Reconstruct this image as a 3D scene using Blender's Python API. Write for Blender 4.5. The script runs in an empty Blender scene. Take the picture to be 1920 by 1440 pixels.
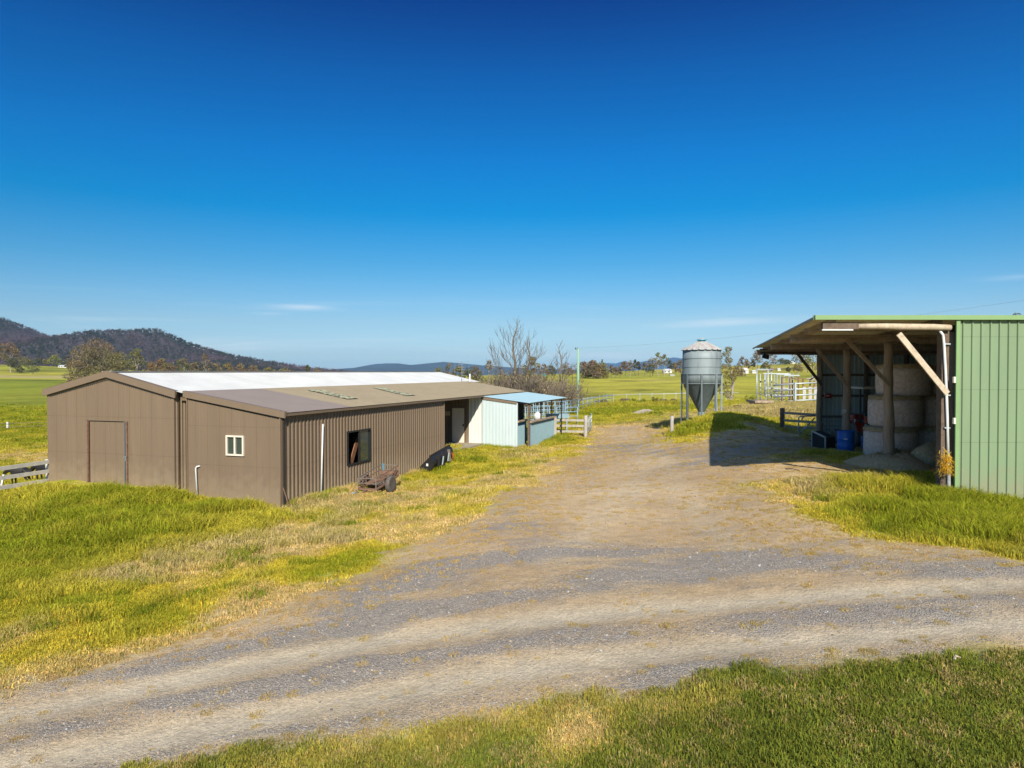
import bpy, bmesh, math, random
import numpy as np
from mathutils import Vector, Matrix
R = math.radians
scene = bpy.context.scene
# ------------------------------------------------------------------ camera
CZ = 4.2                      # lens height over the farm's datum
F = 1320.0                    # focal length in pixels of the 1920 wide photograph
PITCH = math.atan(23/F)
cam = bpy.data.cameras.new('camera'); camo = bpy.data.objects.new('camera', cam)
scene.collection.objects.link(camo); scene.camera = camo
cam.sensor_width = 36; cam.lens = 36*F/1920; cam.clip_start = 0.1; cam.clip_end = 30000
camo.location = (0, 0, CZ); camo.rotation_euler = (math.pi/2-PITCH, 0, 0)
# ------------------------------------------------------------------ sky, sun, exposure
SUN_EL, SUN_AZ = 33.5, -5.0   # the light travels away from the lens, a little to the left
world = bpy.data.worlds.new('World'); scene.world = world; world.use_nodes = True
wn, wl = world.node_tree.nodes, world.node_tree.links
bg = wn['Background']
sky = wn.new('ShaderNodeTexSky'); sky.sky_type = 'NISHITA'; sky.sun_disc = False
sky.sun_elevation = R(SUN_EL); sky.sun_rotation = R(180-SUN_AZ)
sky.air_density = 1.0; sky.dust_density = 0.6; sky.ozone_density = 3.0
SKY_STR = 0.15
def wnode(t, **k):
    n = wn.new(t)
    for a, b in k.items(): setattr(n, a, b)
    return n
tc = wnode('ShaderNodeTexCoord'); sx = wnode('ShaderNodeSeparateXYZ'); wl.new(tc.outputs['Generated'], sx.inputs[0])
ramp = wnode('ShaderNodeValToRGB'); wl.new(sx.outputs['Z'], ramp.inputs[0])
SKY_RAMP = [(0.0, (0.353, 0.493, 0.700)), (.008, (0.332, 0.477, 0.674)), (.024, (0.278, 0.378, 0.532)), (.0695, (0.244, 0.332, 0.420)), (.144, (0.097, 0.291, 0.399)), (.216, (0.000, 0.262, 0.416)),
            (.285, (0.000, 0.238, 0.441)), (.38, (0.000, 0.175, 0.383)), (.464, (0.000, 0.092, 0.280)), (.56, (0.500, 0.620, 0.750)), (.75, (0.950, 0.950, 0.950))]
el = ramp.color_ramp.elements
while len(el) > 1: el.remove(el[-1])
el[0].position = SKY_RAMP[0][0]; el[0].color = (*SKY_RAMP[0][1], 1)
for p, c in SKY_RAMP[1:]:
    e = el.new(p); e.color = (*c, 1)
mul = wnode('ShaderNodeMix', data_type='RGBA', blend_type='MULTIPLY'); mul.inputs[0].default_value = 1
wl.new(sky.outputs[0], mul.inputs[6]); wl.new(ramp.outputs[0], mul.inputs[7])
# thin streaks of cloud low over the horizon
mp = wnode('ShaderNodeMapping'); mp.inputs['Scale'].default_value = (1.5, 1.5, 26); wl.new(tc.outputs['Generated'], mp.inputs[0])
nz = wnode('ShaderNodeTexNoise'); nz.inputs['Scale'].default_value = 2.3; nz.inputs['Detail'].default_value = 7; nz.inputs['Roughness'].default_value = .62
nz.inputs['Distortion'].default_value = .5
wl.new(mp.outputs[0], nz.inputs['Vector'])
cr = wnode('ShaderNodeMapRange'); cr.inputs[1].default_value = .53; cr.inputs[2].default_value = .78; cr.inputs[4].default_value = .22
wl.new(nz.outputs[0], cr.inputs[0])
lo = wnode('ShaderNodeMapRange'); lo.inputs[1].default_value = .125; lo.inputs[2].default_value = .06; wl.new(sx.outputs['Z'], lo.inputs[0])
mm = wnode('ShaderNodeMath', operation='MULTIPLY'); wl.new(cr.outputs[0], mm.inputs[0]); wl.new(lo.outputs[0], mm.inputs[1])
at2 = wnode('ShaderNodeMath', operation='ARCTAN2'); wl.new(sx.outputs['X'], at2.inputs[0]); wl.new(sx.outputs['Y'], at2.inputs[1])
def wm(op, a, b_=None, clamp=False):
    n = wnode('ShaderNodeMath', operation=op); n.use_clamp = clamp
    for i, q in enumerate((a, b_)):
        if q is None: continue
        if isinstance(q, (int, float)): n.inputs[i].default_value = q
        else: wl.new(q, n.inputs[i])
    return n.outputs[0]
acc = mm.outputs[0]
cn = wm('MULTIPLY', wm('SUBTRACT', nz.outputs[0], .33), 2.6, True)
for (u_, v_, wa, wz, k_) in [(1370, 604, .075, .0045, .75), (1300, 612, .05, .003, .4), (572, 576, .035, .0045, .55), (505, 588, .02, .002, .35), (420, 652, .12, .010, .35), (1190, 668, .12, .006, .3), (1905, 521, .03, .003, .22), (200, 655, .1, .006, .2)]:
    a0 = math.atan2(u_-960, F); z0 = math.sin(math.atan2(697-v_, math.hypot(F, u_-960)))
    dx = wm('DIVIDE', wm('SUBTRACT', at2.outputs[0], a0), wa); dz = wm('DIVIDE', wm('SUBTRACT', wm('SUBTRACT', sx.outputs['Z'], z0), wm('MULTIPLY', wm('SUBTRACT', at2.outputs[0], a0), .02)), wz)
    g = wm('EXPONENT', wm('MULTIPLY', wm('ADD', wm('MULTIPLY', dx, dx), wm('MULTIPLY', dz, dz)), -1.0))
    acc = wm('ADD', acc, wm('MULTIPLY', wm('MULTIPLY', g, cn), k_), True)
cl = wnode('ShaderNodeMix', data_type='RGBA'); wl.new(acc, cl.inputs[0]); wl.new(mul.outputs[2], cl.inputs[6])
cl.inputs[7].default_value = (3.3, 3.6, 3.9, 1)
wl.new(cl.outputs[2], bg.inputs[0]); bg.inputs[1].default_value = SKY_STR
sun = bpy.data.lights.new('sun', 'SUN'); sun.energy = 4.4; sun.angle = R(.5); sun.color = (1, .93, .80)
suno = bpy.data.objects.new('sun', sun); scene.collection.objects.link(suno)
az = R(SUN_AZ); ce = math.cos(R(SUN_EL))
suno.rotation_euler = Vector((math.sin(az)*ce, math.cos(az)*ce, -math.sin(R(SUN_EL)))).to_track_quat('-Z', 'Y').to_euler()
scene.view_settings.view_transform = 'Standard'; scene.view_settings.look = 'None'
scene.view_settings.exposure = 0.80; scene.view_settings.gamma = 1
scene.cycles.use_denoising = True
scene.cycles.max_bounces = 7; scene.cycles.transparent_max_bounces = 8; scene.cycles.volume_bounces = 1
# ------------------------------------------------------------------ geometry helpers
def P(u, v, d):
    """point at forward distance d seen at pixel (u, v) of the photograph: used to survey where things stand"""
    a = (u-960)/F; b = -(v-720)/F; sp, cp = math.sin(PITCH), math.cos(PITCH)
    y = cp+b*sp; z = b*cp-sp
    return Vector((a*d/y, d, CZ+z*d/y))
def ray(u, v):
    p = P(u, v, 1.0); return (p-Vector((0, 0, CZ)))
def on_plane(u, v, p0, n):
    r = ray(u, v); o = Vector((0, 0, CZ))
    return o+r*((Vector(p0)-o).dot(n)/r.dot(n))
rng = np.random.RandomState(7)
def hsh(ix, iy, seed):
    n = (ix.astype(np.int64)*374761393+iy.astype(np.int64)*668265263+seed*1442695041) & 0xffffffff
    n = ((n ^ (n >> 13))*1274126177) & 0xffffffff
    return ((n ^ (n >> 16)) & 0xffff)/65535.0
def vnoise(x, y, sc, seed=0):
    x = np.asarray(x, float)/sc; y = np.asarray(y, float)/sc
    ix, iy = np.floor(x), np.floor(y); fx, fy = x-ix, y-iy
    fx = fx*fx*(3-2*fx); fy = fy*fy*(3-2*fy)
    a, b = hsh(ix, iy, seed), hsh(ix+1, iy, seed); c, d = hsh(ix, iy+1, seed), hsh(ix+1, iy+1, seed)
    return (a+(b-a)*fx)*(1-fy)+(c+(d-c)*fx)*fy
def fbm(x, y, sc, seed=0, o=4):
    s = 0; amp = .5; t = 0
    for k in range(o):
        s = s+amp*vnoise(x, y, sc/2**k, seed+k*17); t += amp; amp *= .5
    return s/t
def sst(a, b, x): t = np.clip((x-a)/(b-a), 0, 1); return t*t*(3-2*t)
# --- terrain: a thin plate surface through surveyed points (u, v, distance)
CTRL = [(528,953,21.5),(326,921,22.8),(92,903,24.5),(734,922,25.3),(640,925,24.2),(832,852,33.1),(812,884,30.2),(905,838,38),(971,842,37.3),
 (1039,815,44.8),(1098,819,44),(1200,830,34.2),(1795,937,16.5),(1665,876,21.1),(1588,845,26),(1535,820,30.9),(1700,866,22.3),(1800,835,30),(1320,878,22.6),
 (1286,797,39),(1340,788,41),(1258,816,36),(1236,799,47.5),(1352,775,36.5),(1325,785,36),(1468,807,35),(1440,790,38),(1440,768,50),(1520,765,50),(1430,762,56),
 (1500,760,56),(1560,757,60),(1180,767,81),(1084,766,81),(1000,772,70),(1200,751,104),(1280,750,104),(1365,753,96),(1200,730,150),(1400,728,150),(1600,728,150),
 (1100,709,290),(1280,705,290),(1400,702,300),(1480,695,420),(1480,682,620),(1440,684,600),(1560,679,620),(1240,693,560),(1150,700,500),(1050,706,300),(950,712,250),(700,714,300),
 (45,917,24.6),(-60,935,23),(20,907,30),(85,900,30.5),(40,852,42),(40,806,58),(0,775,85),(40,740,140),(40,712,260),(0,700,380),(60,700,400),(0,684,520),(125,689,520),(200,694,520),(330,705,400),
 (0,1440,7.1),(960,1440,6.3),(1920,1440,5.4),(0,1300,9.0),(500,1100,13.3),(1920,1060,10.9),(960,1100,11.5),(960,930,20),(300,1050,15.5),(0,1000,18),(1500,960,15.6),(1300,980,16.2)]
_c = [P(*c) for c in CTRL]+[Vector(p) for p in [(-14,-6,.15),(14,-6,1.2),(0,-6,.6),(-14,4,.1),(14,5,1.25),(-28,15,-.3),(-40,40,-1.0),(28,15,1.5),(34,35,1.6),(-2500,3500,-10),(2500,3500,-10),(0,3500,-12),(0,1000,-2),(-900,900,6),(900,900,8),(-500,300,0),(500,300,4),(0,8000,-20),(-6000,8000,-20),(6000,8000,-20)]]
def warp(x, y):
    q = np.maximum(y, -8)+20.0
    return np.stack([6.0*np.asarray(x, float)/q, 3.2*np.log(q/20.0)], -1)
_cp = warp(np.array([p.x for p in _c]), np.array([p.y for p in _c])); _cz = np.array([p.z for p in _c])
def _phi(r): return np.where(r > 1e-9, r*r*np.log(np.maximum(r, 1e-9)), 0)
_n = len(_c); _A = np.zeros((_n+3, _n+3))
_A[:_n, :_n] = _phi(np.linalg.norm(_cp[:, None]-_cp[None], axis=-1))+np.eye(_n)*.0006
_A[:_n, _n] = 1; _A[:_n, _n+1:] = _cp; _A[_n, :_n] = 1; _A[_n+1:, :_n] = _cp.T
_w = np.linalg.solve(_A, np.concatenate([_cz, [0, 0, 0]]))
def H(x, y):
    x = np.asarray(x, float); y = np.asarray(y, float); sh = x.shape
    q = warp(x.ravel(), y.ravel()); out = np.zeros(len(q))
    for i in range(0, len(q), 20000):
        b = q[i:i+20000]
        out[i:i+20000] = _phi(np.linalg.norm(b[:, None]-_cp[None], axis=-1))@_w[:_n]+_w[_n]+b@_w[_n+1:]
    return out.reshape(sh)
def h(x, y): return float(H(np.array([x]), np.array([y]))[0])
def G(u, v):
    """where the ray through pixel (u, v) meets the terrain"""
    r = ray(u, v); d = 3.6/max(1e-4, -r.z)
    d = min(d, 800)
    for _ in range(14):
        z = h(r.x*d, d); d = .5*d+.5*min(900, max(2, (z-CZ)/r.z if r.z < -1e-5 else 900))
    return (r.x*d, d)
def seg_dist(px, py, pts, closed=False):
    d = np.full(px.shape, 1e9); n = len(pts)
    for i in range(n if closed else n-1):
        ax, ay = pts[i]; bx, by = pts[(i+1) % n]; ex, ey = bx-ax, by-ay
        t = np.clip(((px-ax)*ex+(py-ay)*ey)/(ex*ex+ey*ey+1e-12), 0, 1)
        d = np.minimum(d, np.hypot(px-ax-t*ex, py-ay-t*ey))
    return d
def inside(px, py, pts):
    c = np.zeros(px.shape, bool); n = len(pts)
    for i in range(n):
        ax, ay = pts[i]; bx, by = pts[(i+1) % n]
        if ay == by: continue
        c ^= ((ay > py) != (by > py)) & (px < (bx-ax)*(py-ay)/(by-ay)+ax)
    return c
def sdist(px, py, pts):
    d = seg_dist(px, py, pts, True); return np.where(inside(px, py, pts), d, -d)
DRIVE = [G(*p) for p in [(-500,1440),(-200,1352),(0,1300),(200,1262),(420,1208),(560,1148),(700,1072),(800,1025),(900,975),(1000,925),(1050,890),(1085,860),(1110,838),(1135,812),(1150,800),(1190,797),
  (1222,806),(1240,826),(1300,838),(1345,824),(1385,808),(1440,802),(1500,822),(1562,834),(1562,846),(1440,851),(1405,866),(1530,873),(1530,884),(1440,900),(1400,925),(1440,962),(1560,1000),(1750,1040),(1920,1075),(2200,1140)]]
DRIVE += [(13, 3.5), (9.5, 5.6)]+[G(*p) for p in [(1920,1222),(1860,1216),(1750,1232),(1560,1246),(1400,1243),(1250,1262),(1050,1298),(950,1328),(760,1338),(600,1362),(420,1398),(250,1440)]]+[(-7.5, 5.2), (-16, 3.5), (-20, 5.5)]
T1 = [(-14, 7.0)]+[G(*p) for p in [(0,1345),(250,1290),(500,1237),(700,1202),(960,1167),(1200,1142),(1450,1122),(1700,1106),(1920,1092)]]+[(14, 9.3)]
T2 = [(-14, 5.0)]+[G(*p) for p in [(100,1425),(350,1372),(600,1320),(800,1285),(1000,1250),(1200,1226),(1450,1202),(1700,1184),(1920,1166)]]+[(14, 7.4)]
T3 = [G(*p) for p in [(1030,1050),(1120,980),(1190,920),(1215,870),(1200,830),(1175,800),(1165,780)]]
T4 = [G(*p) for p in [(1400,1040),(1330,980),(1270,920),(1250,870),(1225,830)]]
T5 = [G(*p) for p in [(1300,865),(1400,845),(1500,838),(1560,833)]]
GBAND = [[G(*p) for p in q] for q in ([(0,1312),(250,1262),(480,1205),(620,1160),(800,1135),(960,1120),(1150,1090),(1400,1065),(1600,1060),(1920,1080)],
  [(0,1395),(300,1335),(600,1280),(800,1245),(960,1228),(1200,1195),(1400,1175),(1600,1160),(1920,1135)],
  [(700,1120),(850,1060),(1000,1030),(1200,1030),(1400,1040)], [(200,1430),(500,1370),(900,1310),(1300,1250),(1600,1235),(1900,1200)],
  [(1050,840),(1150,835),(1260,850)], [(1330,862),(1400,838),(1500,834),(1560,838)])]
def spot(u, v, r, a, e=1.0): x, y = G(u, v); return (x, y, r, a, e)
# dry (+) and lush (-) places of the grass:  u, v, radius, strength
SPOTS = [spot(*s) for s in [(330,1045,2.0,.75),(620,985,2.2,.55),(560,1030,1.5,.5),(480,1135,1.6,.6),(620,1060,1.0,-.8),(700,1040,1.3,-.8),(850,930,4,.42),(950,890,5,.4),(800,1000,2,.5),
 (200,1000,3,-.5),(60,960,3,-.3),(400,960,2.6,-.35),(120,1100,2.5,-.2),(330,1150,1.3,-.6),(560,1005,1.0,.6),(250,1070,1.0,.7),(60,1185,.8,.7),(580,950,1.4,.6),(700,935,1.5,.5),
 (1300,1330,.42,.9),(1110,1375,.33,.75),(1120,1340,.6,.3),(1060,1400,.3,.6),(980,1340,.4,.5),(1500,1440,.7,.5),(1380,1270,1.0,.35),(1700,1310,2.2,-.9),(1850,1400,2,-.8),(1400,1420,1,-.4),(1000,1430,1,-.3),(1600,1270,1.3,-.3),
 (1560,925,1.2,.2),(1480,930,1.5,.2),(1650,990,1.2,-.4),(1800,960,1.8,-.9),(1720,980,1.2,-.6),(1890,1000,2,-.6),(1560,1000,1.6,.4),(1800,1035,1,.5),(1880,935,1,-.6),
 (1300,810,2.5,-.9),(1340,790,2,-.9),(1390,860,3,.2),(1450,845,3,-.3),(1160,770,5,-.5),(1120,775,4,-.6),(1230,770,5,-.9),(1180,800,3,.6),(1250,780,3,.6),(1120,800,2,.2),
 (1450,770,7,.75),(1420,782,4,.5),(1510,775,5,.25),(1020,826,1.6,-.8),(950,850,2.5,.35),(880,850,1.5,-.3),(1090,830,2,.1),(560,945,1.2,1.0),(640,930,1.0,.9),(700,915,1.2,.6),(840,880,2,-.4)]]
def dryness(x, y):
    e_d = sdist(x, y, DRIVE)
    d = .42+.9*(fbm(x, y, 3.1, 3)-.5)+1.1*(fbm(x, y, .8, 11)-.5)+.45*np.exp(-(np.minimum(e_d, 0)/2.0)**2)*(1-inside(x, y, LAWN)*.8)
    far = sst(60, 140, y)
    d = d*(1-far)+far*(.40+.8*(fbm(x, y*.6, 45, 5)-.5)+.5*(fbm(x, y, 9, 9)-.5))
    for sx_, sy_, r_, a_, e_ in SPOTS: d = d+a_*np.exp(-((x-sx_)**2+(y-sy_)**2)/(r_*r_))
    # dry bands across the left paddock
    d = d+.9*np.exp(-((y-43-.05*x)/3.2)**2)*(x < -14)+.55*np.exp(-((y-330)/60)**2)*(x < -60)-.42*sst(-12, -30, x)*sst(36, 60, y)*(1-sst(250, 320, y))+.35*np.exp(-((y-420)/140)**2)*(x > 100)
    return d
C_G, C_Y, C_D = np.array([.235, .26, .018]), np.array([.42, .37, .042]), np.array([.48, .385, .165])
C_LG, C_LY = np.array([.155, .185, .028]), np.array([.33, .30, .06])
def veg_color(x, y):
    d = dryness(x, y)[..., None]
    lawn = (inside(x, y, LAWN)*1.0)[..., None]
    g = C_G*(1-lawn)+C_LG*lawn; yl = C_Y*(1-lawn)+C_LY*lawn
    a = sst(-.05, .55, d); b = sst(.62, 1.15, d)
    c = g*(1-a)+yl*a
    return c*(1-b)+C_D*b
LAWN = [G(*p) for p in [(1920,1222),(1750,1232),(1560,1246),(1400,1243),(1250,1262),(1050,1298),(950,1328),(760,1338),(600,1362),(420,1398),(250,1440)]]+[(-7.5, 5), (-20, 3), (-20, -8), (20, -8), (20, 5.5)]
def bare(x, y):
    """1 on bare ground, 0 where grass grows"""
    s = sdist(x, y, DRIVE); n = (fbm(x, y, 1.5, 21)-.5)
    lw_ = inside(x, y, LAWN)|(y < 9)
    return np.where(lw_, sst(-.45, .30, s+n*1.2), sst(-1.7, .55, s+n*(2.2+.03*y)))
# ------------------------------------------------------------------ materials
def nodes(m): m.use_nodes = True; return m.node_tree.nodes, m.node_tree.links, m.node_tree.nodes['Principled BSDF']
def mat(name, col, rough=.6, metal=0, var=.12, vs=3.0, bump=0, bs=40, dirt=None, dirt_amt=.35, spec=.4, streak=False, splash=None):
    col = tuple(c*.707 for c in col); dirt = dirt and tuple(c*.707 for c in dirt)
    m = bpy.data.materials.new(name); N, L, b = nodes(m)
    b.inputs['Roughness'].default_value = rough; b.inputs['Metallic'].default_value = metal; b.inputs['Specular IOR Level'].default_value = spec
    t = N.new('ShaderNodeTexCoord'); mpn = N.new('ShaderNodeMapping'); L.new(t.outputs['Object'], mpn.inputs[0])
    if streak: mpn.inputs['Scale'].default_value = (1, 1, .12)
    n = N.new('ShaderNodeTexNoise'); n.inputs['Scale'].default_value = vs; n.inputs['Detail'].default_value = 6; n.inputs['Roughness'].default_value = .65
    L.new(mpn.outputs[0], n.inputs['Vector'])
    r = N.new('ShaderNodeMapRange'); r.inputs[1].default_value = .3; r.inputs[2].default_value = .7; r.inputs[3].default_value = 1-var; r.inputs[4].default_value = 1+var
    L.new(n.outputs[0], r.inputs[0])
    x = N.new('ShaderNodeVectorMath'); x.operation = 'SCALE'; x.inputs[0].default_value = col; L.new(r.outputs[0], x.inputs['Scale'])
    out = x.outputs[0]
    if dirt:
        n2 = N.new('ShaderNodeTexNoise'); n2.inputs['Scale'].default_value = vs*2.3; n2.inputs['Detail'].default_value = 8; n2.inputs['Roughness'].default_value = .7
        L.new(mpn.outputs[0], n2.inputs['Vector'])
        r2 = N.new('ShaderNodeMapRange'); r2.inputs[1].default_value = .5; r2.inputs[2].default_value = .68; r2.inputs[4].default_value = dirt_amt; L.new(n2.outputs[0], r2.inputs[0])
        k = N.new('ShaderNodeMix'); k.data_type = 'RGBA'; L.new(r2.outputs[0], k.inputs[0]); L.new(out, k.inputs[6]); k.inputs[7].default_value = (*dirt, 1); out = k.outputs[2]
    if splash:   # mud thrown up on the foot of the sheets, and faint fixing rows
        xyz = N.new('ShaderNodeSeparateXYZ'); L.new(t.outputs['Object'], xyz.inputs[0])
        ns = N.new('ShaderNodeTexNoise'); ns.inputs['Scale'].default_value = 4; ns.inputs['Detail'].default_value = 6; L.new(t.outputs['Object'], ns.inputs['Vector'])
        ad = N.new('ShaderNodeMath'); ad.operation = 'MULTIPLY_ADD'; L.new(ns.outputs[0], ad.inputs[0]); ad.inputs[1].default_value = -1.3; L.new(xyz.outputs[2], ad.inputs[2])
        mr = N.new('ShaderNodeMapRange'); mr.inputs[1].default_value = splash+.15; mr.inputs[2].default_value = splash-.75; mr.inputs[3].default_value = 0; mr.inputs[4].default_value = .55; L.new(ad.outputs[0], mr.inputs[0])
        k2 = N.new('ShaderNodeMix'); k2.data_type = 'RGBA'; L.new(mr.outputs[0], k2.inputs[0]); L.new(out, k2.inputs[6]); k2.inputs[7].default_value = (.24, .185, .12, 1)
        fr_ = N.new('ShaderNodeMath'); fr_.operation = 'PINGPONG'; L.new(xyz.outputs[2], fr_.inputs[0]); fr_.inputs[1].default_value = .62
        lt = N.new('ShaderNodeMath'); lt.operation = 'LESS_THAN'; L.new(fr_.outputs[0], lt.inputs[0]); lt.inputs[1].default_value = .008
        k3 = N.new('ShaderNodeMix'); k3.data_type = 'RGBA'; k3.blend_type = 'MULTIPLY'; sc3 = N.new('ShaderNodeMath'); sc3.operation = 'MULTIPLY'; L.new(lt.outputs[0], sc3.inputs[0]); sc3.inputs[1].default_value = .22
        L.new(sc3.outputs[0], k3.inputs[0]); L.new(k2.outputs[2], k3.inputs[6]); k3.inputs[7].default_value = (0, 0, 0, 1); out = k3.outputs[2]
    L.new(out, b.inputs['Base Color'])
    if bump:
        n3 = N.new('ShaderNodeTexNoise'); n3.inputs['Scale'].default_value = bs; n3.inputs['Detail'].default_value = 4; L.new(mpn.outputs[0], n3.inputs['Vector'])
        bp = N.new('ShaderNodeBump'); bp.inputs['Strength'].default_value = bump; bp.inputs['Distance'].default_value = .01
        L.new(n3.outputs[0], bp.inputs['Height']); L.new(bp.outputs[0], b.inputs['Normal'])
    return m
M = {}
M['brown'] = mat('brown_steel', (.218, .154, .098), .55, 0, .08, 1.2, .5, 1.3, dirt=(.17, .125, .085), dirt_amt=.3, streak=True, splash=.25)
M['brown_roof'] = mat('brown_roof_steel', (.25, .20, .165), .42, 0, .06, 1.0, spec=.5)
M['tan_roof'] = mat('faded_roof_steel', (.31, .25, .155), .6, 0, .08, 1.4, dirt=(.22, .18, .12), dirt_amt=.35)
M['white_roof'] = mat('white_roof_steel', (.60, .60, .58), .5, 0, .10, .8, dirt=(.55, .52, .45), dirt_amt=.25)
M['trim'] = mat('brown_trim', (.225, .16, .105), .5, 0, .05)
M['dark_gap'] = mat('shadow_black', (.02, .018, .016), .9)  # near-black for joints, dark parts and the painted rib shade
M['blue_steel'] = mat('pale_blue_steel', (.60, .70, .70), .5, 0, .05, 2, dirt=(.5, .52, .5), streak=True)
M['blue_roof'] = mat('blue_roof_steel', (.34, .50, .56), .5, 0, .06, 2)
M['blue_panel'] = mat('blue_panel', (.26, .40, .45), .5, 0, .08, 3, dirt=(.3, .35, .33))
M['white_steel'] = mat('cream_steel', (.80, .80, .72), .5, 0, .05, 2)
M['cream'] = mat('cream_paint', (.85, .75, .62), .5, 0, .06, 3)
M['white'] = mat('white_plastic', (.78, .78, .76), .35, 0, .04)
M['green_steel'] = mat('green_steel', (.225, .313, .175), .5, 0, .08, 1.0, .5, 1.5, dirt=(.17, .25, .145), dirt_amt=.45, streak=True, splash=-.1)
M['green_trim'] = mat('green_trim', (.24, .38, .16), .5, 0, .04)
M['under_roof'] = mat('roof_underside', (.85, .80, .52), .6, 0, .15, 3, dirt=(.30, .22, .12), dirt_amt=.5)
M['inner_wall'] = mat('dull_zinc', (.66, .78, .76), .5, .2, .12, 2, dirt=(.45, .45, .38), streak=True)
M['old_wood'] = mat('weathered_wood', (.45, .335, .23), .85, 0, .3, 5, .6, 60, dirt=(.22, .15, .10), dirt_amt=.65, streak=True)
M['dark_wood'] = mat('dark_wood', (.17, .12, .085), .9, 0, .3, 5, .6, 60, dirt=(.05, .035, .03), dirt_amt=.5)
M['grey_wood'] = mat('grey_wood', (.46, .42, .36), .85, 0, .2, 6, .6, 70, dirt=(.28, .25, .21), dirt_amt=.6, streak=True)
M['white_wood'] = mat('bleached_rails', (.66, .63, .58), .85, 0, .15, 6, .5, 60, dirt=(.42, .40, .36), dirt_amt=.5)
M['pale_wood'] = mat('pale_wood', (.62, .50, .36), .8, 0, .2, 6, .4, 60, dirt=(.25, .19, .13), dirt_amt=.5)
M['zinc'] = mat('galvanised_steel', (.29, .345, .35), .62, .15, .14, 2.2, dirt=(.17, .195, .20), dirt_amt=.75, streak=True)
M['zinc_dark'] = mat('dull_hopper_steel', (.15, .185, .19), .6, .2, .15, 2.5, dirt=(.1, .11, .11), dirt_amt=.4, streak=True)
M['roof_rust'] = mat('rusty_silo_roof', (.60, .59, .53), .5, .2, .08, 2, dirt=(.50, .18, .05), dirt_amt=.85)
M['rust'] = mat('rusty_iron', (.25, .145, .095), .85, .1, .3, 9, .4, 80, dirt=(.13, .07, .045), dirt_amt=.6)
M['rust_grey'] = mat('worn_steel', (.25, .21, .17), .7, .3, .2, 7, dirt=(.22, .1, .05), dirt_amt=.7)
M['pipe_grey'] = mat('pipe_rail_steel', (.55, .60, .60), .45, .3, .08, 4)
M['pipe_blue'] = mat('pipe_rail_blue', (.30, .44, .50), .45, .2, .08, 4)
M['rubber'] = mat('rubber', (.12, .105, .09), .8, 0, .2, 8, .3, 60, dirt=(.30, .24, .17), dirt_amt=.5)
M['black'] = mat('black_paint', (.018, .018, .02), .4, 0, .1, 6, dirt=(.06, .05, .04), dirt_amt=.5)
M['blue_plastic'] = mat('blue_plastic', (.012, .14, .55), .4, 0, .08, 3)
M['strap'] = mat('blue_strap', (.03, .32, .55), .6)
M['red'] = mat('red_paint', (.42, .03, .02), .4, 0, .1)
M['orange'] = mat('orange_paint', (.75, .10, .03), .4, 0, .1)
M['pole_green'] = mat('treated_pole', (.30, .50, .33), .7, 0, .1, 2, streak=True)
M['concrete'] = mat('concrete', (.42, .36, .27), .9, 0, .12, 2.5, .2, 40, dirt=(.25, .21, .15))
M['rock'] = mat('sandy_heap', (.46, .38, .28), .95, 0, .15, 2, .4, 20)
M['hay'] = mat('hay', (.62, .48, .27), .95, 0, .3, 12, .8, 60, dirt=(.38, .27, .13), dirt_amt=.6)
M['net'] = mat('bale_net_wrap', (.92, .74, .62), .8, 0, .25, 9, 1.0, 60, dirt=(.45, .36, .27), dirt_amt=.5)
M['bark'] = mat('pale_bark', (.40, .34, .27), .85, 0, .2, 3, dirt=(.18, .13, .09), dirt_amt=.6)
M['bark_dark'] = mat('dark_bark', (.15, .115, .085), .9, 0, .2, 3)
M['twig'] = mat('bare_twigs', (.20, .16, .115), .85, 0, .2, 1.5)
M['twig_dark'] = mat('bare_branches', (.12, .095, .075), .9, 0, .25, 1.5)
M['cow'] = mat('black_hide', (.018, .014, .012), .6, 0, .2, 6)
M['house_white'] = mat('house_walls', (.72, .70, .64), .6)
M['house_roof'] = mat('house_roof', (.62, .62, .60), .5)
M['house_red'] = mat('house_tiles', (.30, .16, .11), .6)
M['teal'] = mat('teal_roof', (.05, .38, .42), .5)
M['wire'] = mat('wire', (.42, .44, .44), .4, .6)
M['interior'] = mat('interior_board', (.30, .14, .07), .7)
M['lichen'] = mat('pale_lichen', (.36, .36, .24), .95, 0, .3, 9, .5, 40)
M['moss'] = mat('moss_and_lichen', (.09, .085, .05), .95, 0, .4, 5, .8, 30, dirt=(.62, .62, .42), dirt_amt=1.0)
def glass_mat():
    m = bpy.data.materials.new('window_glass'); N, L, b = nodes(m)
    b.inputs['Base Color'].default_value = (.03, .045, .04, 1); b.inputs['Roughness'].default_value = .06; b.inputs['Specular IOR Level'].default_value = .7
    return m
M['glass'] = glass_mat()
def leaf_mat(name, base, trans=.35, inst=None):
    m = bpy.data.materials.new(name); N, L, b = nodes(m); N.remove(b)
    o = N['Material Output']; d = N.new('ShaderNodeBsdfDiffuse'); t = N.new('ShaderNodeBsdfTranslucent'); mx = N.new('ShaderNodeMixShader'); mx.inputs[0].default_value = trans
    a = N.new('ShaderNodeAttribute'); a.attribute_name = 'var'
    s = N.new('ShaderNodeVectorMath'); s.operation = 'MULTIPLY'; L.new(a.outputs['Color'], s.inputs[1])
    if inst:
        i = N.new('ShaderNodeAttribute'); i.attribute_type = 'INSTANCER'; i.attribute_name = 'tint'; L.new(i.outputs['Color'], s.inputs[0])
    else: s.inputs[0].default_value = base
    L.new(s.outputs[0], d.inputs[0]); L.new(s.outputs[0], t.inputs[0])
    L.new(d.outputs[0], mx.inputs[1]); L.new(t.outputs[0], mx.inputs[2]); L.new(mx.outputs[0], o.inputs[0])
    return m
M['grass'] = leaf_mat('grass_blade', None, .42, True)
M['forest'] = leaf_mat('forest_leaf', None, .05, True)
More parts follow.
